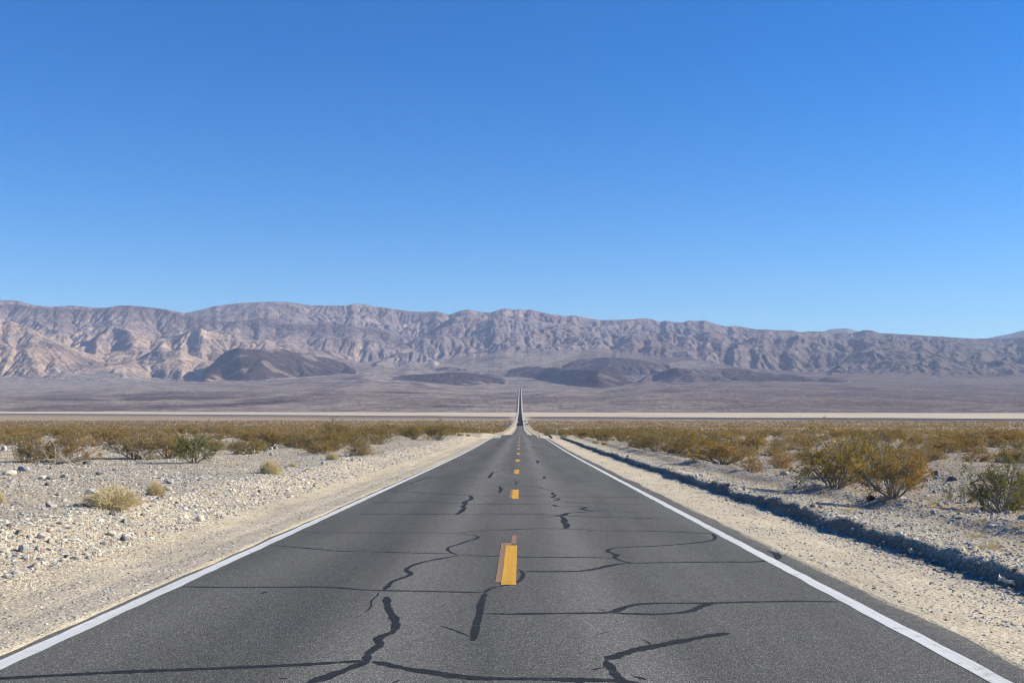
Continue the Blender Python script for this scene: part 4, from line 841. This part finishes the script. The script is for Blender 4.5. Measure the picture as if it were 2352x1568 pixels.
at(1442,1822,66,136,BIG,GOLD,'low creosote bush standing alone at the left bank edge')
at(1540,1742,46,120,MED,OLIVE,'olive creosote bush behind the lone low bush')
at(1660,1758,70,130,BIG,OLIVE,'broad olive bush nearest the road on the left')
at(1755,1760,76,130,BIG,OLIVE,'dark olive bush beside the left delineator post')
at(1880,1728,26,80,MED,OLIVE,'small olive bush just left of the delineator post')
at(3342,1952,228,410,BIG,OLIVE,'largest olive creosote bush right of the road')
at(3573,1990,215,310,BIG,GOLD,'upright creosote bush right of the bright white rock')
at(4010,2046,215,330,BIG,GREEN,'green creosote bush at the right edge')
at(4110,2030,150,150,BIG,GOLD,'gold creosote bush cut by the right edge')
at(3480,1905,170,310,BIG,OLIVE,'olive creosote bush between the two big right bushes')
at(3670,1908,140,120,BIG,RUST,'rusty creosote bush left of the tall dark boulder')
at(3801,2008,64,60,SML,GREEN,'tiny sparse bush with bare twigs on the right flat')
at(3860,1998,50,70,SML,GREEN,'tiny green bush left of the rightmost green bush')
at(2893,1858,114,310,BIG,GOLD,'wide golden creosote bush beside the second right berm')
at(2790,1825,86,160,BIG,GOLD,'golden bush directly behind the wide golden one')
at(3010,1890,62,90,MED,RUST,'rusty low bush at the foot of the second right berm')
at(2620,1806,86,150,BIG,OLIVE,'olive bush at the left end of the right bush row')
at(2700,1812,74,130,BIG,RUST,'rust tinted bush in the middle of the right bush row')
at(2560,1795,66,110,MED,OLIVE,'olive bush where the right berm recedes')
at(3722,1842,62,60,MED,GOLD,'small round bush on the bare ground at right')
at(4025,1843,46,100,MED,RUST,'low rusty bush behind the rightmost green bush')
at(3120,1872,60,110,MED,RUST,'rust coloured bush left of the largest olive bush')
at(2330,1752,36,80,MED,OLIVE,'olive bush left of the right delineator post')
at(2250,1748,26,60,MED,OLIVE,'small bush behind the right delineator post')
at(2420,1765,46,90,MED,OLIVE,'olive bush right of the delineator post by the berm')
# the rest of the bushes one can still count
cnt = 0; tries = 0
while cnt < 255 and tries < 9000:
    tries += 1
    y = 48 * (190 / 48.) ** (br.random() ** .7); sgn = br.choice((-1, 1)); mx = .50 * y; mn = 9.8 if sgn < 0 else 10.5
    if mx < mn: continue
    x = sgn * (mn + (mx - mn) * br.random())
    if y < 60 and abs(x) > 8 and br.random() < .5: continue
    w = br.uniform(.9, 1.75)
    if any((x - a)**2 + (y - b)**2 < ((w * .7 + c) * .8)**2 for a, b, c in taken): continue
    near_road = abs(x) < 17 and y > 70
    h = w ** .7 * br.uniform(.65, 1.0) * (1.15 if near_road else .9)
    if y < 70: h *= .7; w *= .8
    c = br.choice((OLIVE, GOLD, GOLD, RUST, DULL, GOLD)) if not near_road else br.choice((OLIVE, OLIVE, GOLD))
    bush(x, y, h, w, MED, c, 'brown olive creosote bush in the scrub %s of the road' % ('left' if sgn < 0 else 'right'), 'creosote bushes %s of the road' % ('left' if sgn < 0 else 'right'))
    cnt += 1
# roadside line of denser bushes up to the junction, then the uncountable scrub of the plain: one object
def mass(n, yfun, xfun, nl, seed, hmin, hmax, lsz):
    r = np.random.RandomState(seed); y = yfun(r, n); x = xfun(r, y)
    dens = fbm(x * .03, y * .015, 301, 3); ok = (np.abs(x) > 10.5) & (r.rand(n) < .55 + .9 * dens)
    x, y = x[ok], y[ok]; n = len(x); h = r.uniform(hmin, hmax, n); z = zground(x, y); hue = np.clip(.5 + .35 * fbm(x * .02, y * .02, 302, 3) + r.normal(0, .14, n), 0, .9)
    th = r.rand(n, nl) * 6.283; rd = np.sqrt(r.rand(n, nl)) * .85; up_ = r.rand(n, nl)
    cx = x[:, None] + np.cos(th) * rd * h[:, None] * (.45 + .6 * up_); cy = y[:, None] + np.sin(th) * rd * h[:, None] * (.45 + .6 * up_); cz = z[:, None] + h[:, None] * (.08 + .9 * up_ * (1 - .35 * rd**2))
    ctr = np.stack([cx, cy, cz], -1).reshape(-1, 3); m = len(ctr)
    u = r.normal(size=(m, 3)); u /= np.linalg.norm(u, axis=1, keepdims=True); w = np.cross(u, r.normal(size=(m, 3))); w /= np.linalg.norm(w, axis=1, keepdims=True) + 1e-9
    l = (np.repeat(h, nl) * lsz * r.uniform(.6, 1.3, m))[:, None]
    V = np.stack([ctr - u * l, ctr + w * l * .6, ctr + u * l, ctr - w * l * .6], 1).reshape(-1, 3)
    return V, np.repeat(np.clip(np.repeat(hue, nl) + r.normal(0, .16, m), 0, 1), 4)
A1 = mass(3600, lambda r, n: 140 * (480 / 150.) ** r.rand(n)**.65, lambda r, y: (r.rand(len(y)) * 2 - 1) * .56 * y, 120, 61, .6, 1.25, .085)
A2 = mass(17000, lambda r, n: 430 * (1050 / 430.) ** r.rand(n)**.75, lambda r, y: (r.rand(len(y)) * 2 - 1) * .56 * y, 26, 62, .7, 1.5, .22)
A3 = mass(42000, lambda r, n: 1000 * (1720 / 1000.) ** r.rand(n)**.8, lambda r, y: (r.rand(len(y)) * 2 - 1) * .56 * y, 8, 63, .7, 1.6, .42)
A4 = mass(1700, lambda r, n: 165 * (1150 / 165.) ** r.rand(n), lambda r, y: np.where(r.rand(len(y)) < .5, -1, 1) * r.uniform(10.6, 24, len(y)), 110, 64, .9, 1.6, .085)
V = np.concatenate([a[0] for a in (A1, A2, A3, A4)]); tn = np.concatenate([A1[1], A2[1], A3[1], np.clip(A4[1] - .28, 0, 1)])
tag(link('shrubland', npmesh('shrubland', V, np.arange(len(V)).reshape(-1, 4), False, None, tn), M_MASS), 'low brown desert scrub dotting the plain out to the dry lake', 'scrub', kind='stuff')

# --- dead shrub with bleached bare branches
def dead(seed, n, L=.8):
    r = np.random.RandomState(seed); segs = []
    for i in range(n):
        az = r.uniform(0, 6.28); th = r.uniform(.3, 1.35); d = np.array([math.sin(th) * math.cos(az), math.sin(th) * math.sin(az), math.cos(th)])
        p, _ = walk(r, np.array([0, 0, -.04]), d, L * r.uniform(.7, 1.25), 8, .085, -.03); segs.append((p, np.linspace(.015, .005, 9)))
        for b in range(4):
            s = r.randint(2, 8); bd = p[s] - p[s - 1]; bd = bd / np.linalg.norm(bd) + r.normal(0, .7, 3); p2, _ = walk(r, p[s], bd, r.uniform(.2, .5), 5, .18, -.01); segs.append((p2, np.linspace(.008, .003, 6)))
            for c in range(2):
                k = r.randint(1, 6); bd = r.normal(0, 1, 3); p3, _ = walk(r, p2[k], bd, r.uniform(.1, .25), 3, .3, 0); segs.append((p3, np.linspace(.006, .003, 4)))
    v, f = tubes(segs, 5); return npmesh('dead_shrub', v, f, True)
def dead_at(X_, Y_, sc, seed, n, label):
    x, y, z = hit(X_, Y_); o = link('dead_shrub', dead(seed, n), M_DEADWOOD); o.location = (x, y, z); o.scale = (sc, sc, sc); tag(o, label, 'dead shrub')
dead_at(215,1856,1.0,701,10,'bleached dead shrub with arching bare branches in front of the golden bush')
dead_at(300,1856,1.5,705,4,'tall bare forked branches rising right of the arching dead shrub')
dead_at(585,1842,.9,709,6,'pale bare branches at the foot of the brownish left bush')
dead_at(1330,1776,.9,711,6,'grey bare branches under the tall olive left bush')

# ------------------------------------------------------------------ tumbleweeds: dry straw domes
def tumble(seed, n=750):
    r = np.random.RandomState(seed); segs = []; tn = []
    for i in range(n):
        d = r.normal(size=3); d[2] = abs(d[2]) * .8 + .02; d /= np.linalg.norm(d)
        L = r.uniform(.75, 1.05) * (1 + .18 * float(perlin(np.array([d[0] * 2.2 + seed]), np.array([d[1] * 2.2]), seed)[0]))
        st = np.array([0, 0, .0]) + d * r.uniform(.1, .55) * L
        p, de = walk(r, st, d + r.normal(0, .35, 3), L - np.linalg.norm(st), 4, .25, .0)
        segs.append((p, np.linspace(.011, .005, 5))); tn += [r.rand()] * 5
        for b in range(3):
            k = r.randint(1, 5); p2, _ = walk(r, p[k], de + r.normal(0, .8, 3), r.uniform(.1, .22), 2, .2, 0); segs.append((p2, np.linspace(.007, .004, 3))); tn += [r.rand()] * 3
    v, f = tubes(segs, 3); v[:, 2] = np.maximum(v[:, 2] * .9, -.02)
    me = npmesh('tumbleweed', v, f, True, None, np.repeat(np.array(tn), 3)); me.materials.append(M_STRAW); return me
TW = [tumble(800 + i) for i in range(4)]
def weed(X_, Y_, wp, hp, label, k):
    x, y, z = hit(X_, Y_); s = y / F2 / 1.7415
    o = link('tumbleweed', TW[k % 4]); o.location = (x, y + wp * s * .3, float(zground(x, y + wp * s * .3))); o.scale = (wp * s / 2, wp * s / 2, hp * s / .92); o.rotation_euler = (0, 0, k * 1.3); tag(o, label, 'tumbleweed')
weed(418,2032,262,96,'widest straw coloured tumbleweed spread low on the left flat',0)
weed(612,1982,84,66,'small round tumbleweed right of the widest one',1)
weed(1074,1896,100,64,'rounded pale tumbleweed nearest the shoulder on the left',2)
weed(1326,1840,58,34,'low tumbleweed just left of the lone low bush',3)
weed(1166,1867,34,20,'tiny tumbleweed right of the rounded pale one',1)
weed(-4,2020,40,60,'yellow dry clump cut by the left edge',2)
weed(1842,1742,30,14,'first of two straw tumbleweeds near the left delineator post',0)
weed(1872,1745,24,12,'second of two straw tumbleweeds nearer the left delineator post',3)
weed(2385,1773,30,14,'straw tumbleweed on the left of two beyond the right berm',1)
weed(2421,1778,34,14,'straw tumbleweed on the right of two beyond the right berm',2)
weed(345,1777,60,16,'flat straw clump among the far left shrubs',2)
weed(480,1776,70,18,'wide pale dry clump behind the sparse brown left bush',0)

TUFT = [tumble(840 + k, 70) for k in range(3)]
for k, me in enumerate(TUFT):
    me.name = 'dry_tuft'; me.materials.clear(); a_ = me.attributes['tint'].data; a_.foreach_set('value', np.random.RandomState(k).rand(len(me.vertices)).astype(np.float32) * .6)
for me in TUFT: me.materials.append(M_STRAW)
tr_ = random.Random(77)
for k in range(64):
    sgn = 1 if k % 8 else -1; y = 14 * (80 / 14.) ** tr_.random(); mn = 6.6 if sgn > 0 else 7.6; x = sgn * tr_.uniform(mn, max(mn + 2, min(.5 * y, 26)))
    h = tr_.uniform(.06, .17); o = link('dry_tuft', TUFT[k % 3]); o.location = (x, y, float(zground(x, y)) - .01); o.scale = (h * tr_.uniform(1, 2.2), h * tr_.uniform(1, 2), h); o.rotation_euler = (0, 0, tr_.uniform(0, 6.28))
    side_ = 'right' if sgn > 0 else 'left'; tag(o, 'small brown dry tuft on the stony ground %s of the road' % side_, 'dry plant', 'dry tufts %s of the road' % side_)

# ------------------------------------------------------------------ posts, signs, vehicles, scrap
def delineator(X_, Y_, hm, label, plate=True):
    x, y, z = hit(X_, Y_); e = empty('delineator_post', (x, y, z)); tag(e, label, 'road marker', 'delineator posts along the road')
    b = MB(); b.box(-.028, .028, -.012, .012, -.2, hm * .97, .006); b.build('post', M_STEEL, e)
    b = MB(); b.box(-.055, .055, -.022, -.0125, hm * .62, hm, .004); b.build('reflector', M_PLATE, e)
delineator(2228,1757,1.25,'white topped steel delineator post, tallest one right of the road')
delineator(2151,1735,1.15,'second nearest delineator post right of the road')
delineator(2170,1738,.55,'short white marker standing between the two right delineators')
delineator(2123,1728,1.1,'farthest small delineator post right of the road')
delineator(1916,1746,1.2,'slim delineator post on the left gravel bank')
delineator(1988,1727,1.1,'farther delineator post left of the road')
def sign(X_, Y_, d, w, h, gap, face, label, posts=2, facing=True, fmat=None, cat='road sign'):
    """Y_: photo pixel of the panel's lower edge, seen at depth d."""
    c, t = ct(X_, Y_); x = c * d; z0 = float(zground(x, d)); zp = max(EYE + t * d, z0 + gap)
    e = empty('road_sign', (x, d, z0)); tag(e, label, cat)
    b = MB(); b.box(-w / 2, w / 2, -.02, .02, zp - z0, zp - z0 + h, .015); b.build('panel', face, e)
    for k in range(posts):
        px_ = 0 if posts == 1 else (-w * .32 if k == 0 else w * .32); b = MB(); b.tube([(px_, .08, -.3), (px_, .08, zp - z0 + h * .9)], .055, 8); b.build('post', M_WOOD if posts > 1 else M_STEEL, e)
    if fmat:
        b = MB()
        for (a0, a1, b0, b1) in ((-w / 2 + .08, w / 2 - .08, .08, .13), (-w / 2 + .08, w / 2 - .08, h - .13, h - .08), (-w / 2 + .08, -w / 2 + .13, .13, h - .13), (w / 2 - .13, w / 2 - .08, .13, h - .13)): b.box(a0, a1, -.026, -.0205, zp - z0 + b0, zp - z0 + b1)
        b.build('border', fmat, e)
sign(2030,1702,1120,3.4,1.6,1.0,M_BACK,'grey back of a wide guide sign left of the road')
sign(2042,1701,1150,1.7,3.2,1.0,M_BACK,'grey back of a tall narrow sign left of the road')
sign(2098.5,1686.5,1240,2.6,1.15,1.2,M_GREEN,'upper green road sign right of the road at the junction',2,True,M_PLATE)
sign(2101,1694,1200,.9,1.7,1.0,M_PLATE,'small white route marker between the two green signs',1)
sign(2107.5,1698.5,1150,3.6,1.15,1.0,M_GREEN,'lower wider green road sign right of the road at the junction',2,True,M_PLATE)
sign(2181,1697.5,1180,1.5,1.5,1.2,M_PLATE,'square white sign standing alone in the scrub beside the side road',1)
def car(loc, rz, paint_, label, lit):
    e = empty('car', loc, rz); tag(e, label, 'car'); e['group'] = 'distant cars on the road'
    prof = [(-2.2, .35), (-2.25, .8), (-2.1, .98), (-1.5, 1.05), (-1.05, 1.5), (.6, 1.55), (1.45, 1.05), (2.05, .9), (2.2, .7), (2.2, .35)]
    n = len(prof); V = [(sx * (.9 if z < 1.1 else .72), y, z) for sx in (-1, 1) for y, z in prof]
    b = MB(); b.add(V, [tuple(range(n)), tuple(range(2 * n - 1, n - 1, -1))] + [(i, n + i, n + (i + 1) % n, (i + 1) % n) for i in range(n)]); b.build('body', paint_, e)
    for (y0_, z0_, y1_, z1_) in ((.68, 1.5, 1.38, 1.1), (-1.0, 1.46, -1.42, 1.1)):
        b = MB(); k = 1 if y1_ > 0 else -1; o = .03; b.add([(-.62, y0_ + k * o, z0_ + o), (.62, y0_ + k * o, z0_ + o), (.74, y1_ + k * o, z1_ + o), (-.74, y1_ + k * o, z1_ + o), (-.62, y0_ - k * .02, z0_ - .02), (.62, y0_ - k * .02, z0_ - .02), (.74, y1_ - k * .02, z1_ - .02), (-.74, y1_ - k * .02, z1_ - .02)], [(0, 1, 2, 3), (7, 6, 5, 4), (0, 4, 5, 1), (1, 5, 6, 2), (2, 6, 7, 3), (3, 7, 4, 0)]); b.build('window', M_GLASS, e)
    for sx in (-1, 1):
        for yy in (-1.35, 1.35): b = MB(); b.tube([(sx * .74, yy, .33), (sx * .93, yy, .33)], .33, 14); b.build('wheel', M_TYRE, e)
        b = MB(); b.tube([(sx * .66, 2.18, .72), (sx * .66, 2.25, .72)], .2 if lit else .1, 10); b.build('headlight', M_LAMP if lit else M_PLATE, e)
c_, t_2 = ct(2070, 1684.5); car((c_ * 1500, 1500, zroad(1500) + .76), math.pi, M_CARDARK, 'dark oncoming car with both headlights lit on the dark asphalt', True)
car((1.6, 7420, tz(0, 7420) + 2.4), 0, M_CARWHITE, 'tiny white car at the top of the long straight', False)
x, y, z = hit(4030, 2345); r_ = np.random.RandomState(5); gu, gv = np.meshgrid(np.linspace(-1, 1, 22), np.linspace(-1, 1, 16))
wd = .17 * (.35 + .65 * np.abs(gu)); sx_ = gu * .15; sy_ = gv * wd * .5 + .03 * perlin(gu * 2, gv * 2, 3); sz_ = .05 + .05 * np.abs(gv) * wd / .17 + .035 * perlin(gu * 2.5, gv * 2.5, 4) + .025 * ridged(gu * 2, gv * 2, 6, 2) - .03 * gu
top_ = np.stack([sx_, sy_, sz_], -1).reshape(-1, 3); k_ = len(top_); f_ = gridf(16, 22)
o = link('litter_scrap', npmesh('litter_scrap', np.concatenate([top_, top_ - np.array([0, 0, .004])]), np.concatenate([f_, f_[:, ::-1] + k_]), True), M_PLASTIC); o.location = (x, y, z); o.rotation_euler = (.35, .1, -.5); o.scale = (.65, .65, .8); tag(o, 'crumpled pale plastic scrap at the foot of the right berm', 'litter')

# ------------------------------------------------------------------ the air
hb = MB(); hb.box(-14500, 14500, -60, 20600, -60, 1550); me = hb.mesh('haze')
q = N('haze_air'); pv_ = q.n('VolumePrincipled'); pv_.inputs['Color'].default_value = (.56, .68, 1.0, 1); pv_.inputs['Density'].default_value = HAZE; pv_.inputs['Anisotropy'].default_value = .0
for l_ in list(q.t.links):
    if l_.to_node == q.out: q.t.links.remove(l_)
q.t.links.new(pv_.outputs[0], q.out.inputs['Volume'])
tag(link('haze', me, q.m), 'thin blue desert haze filling the valley', 'haze', kind='stuff')
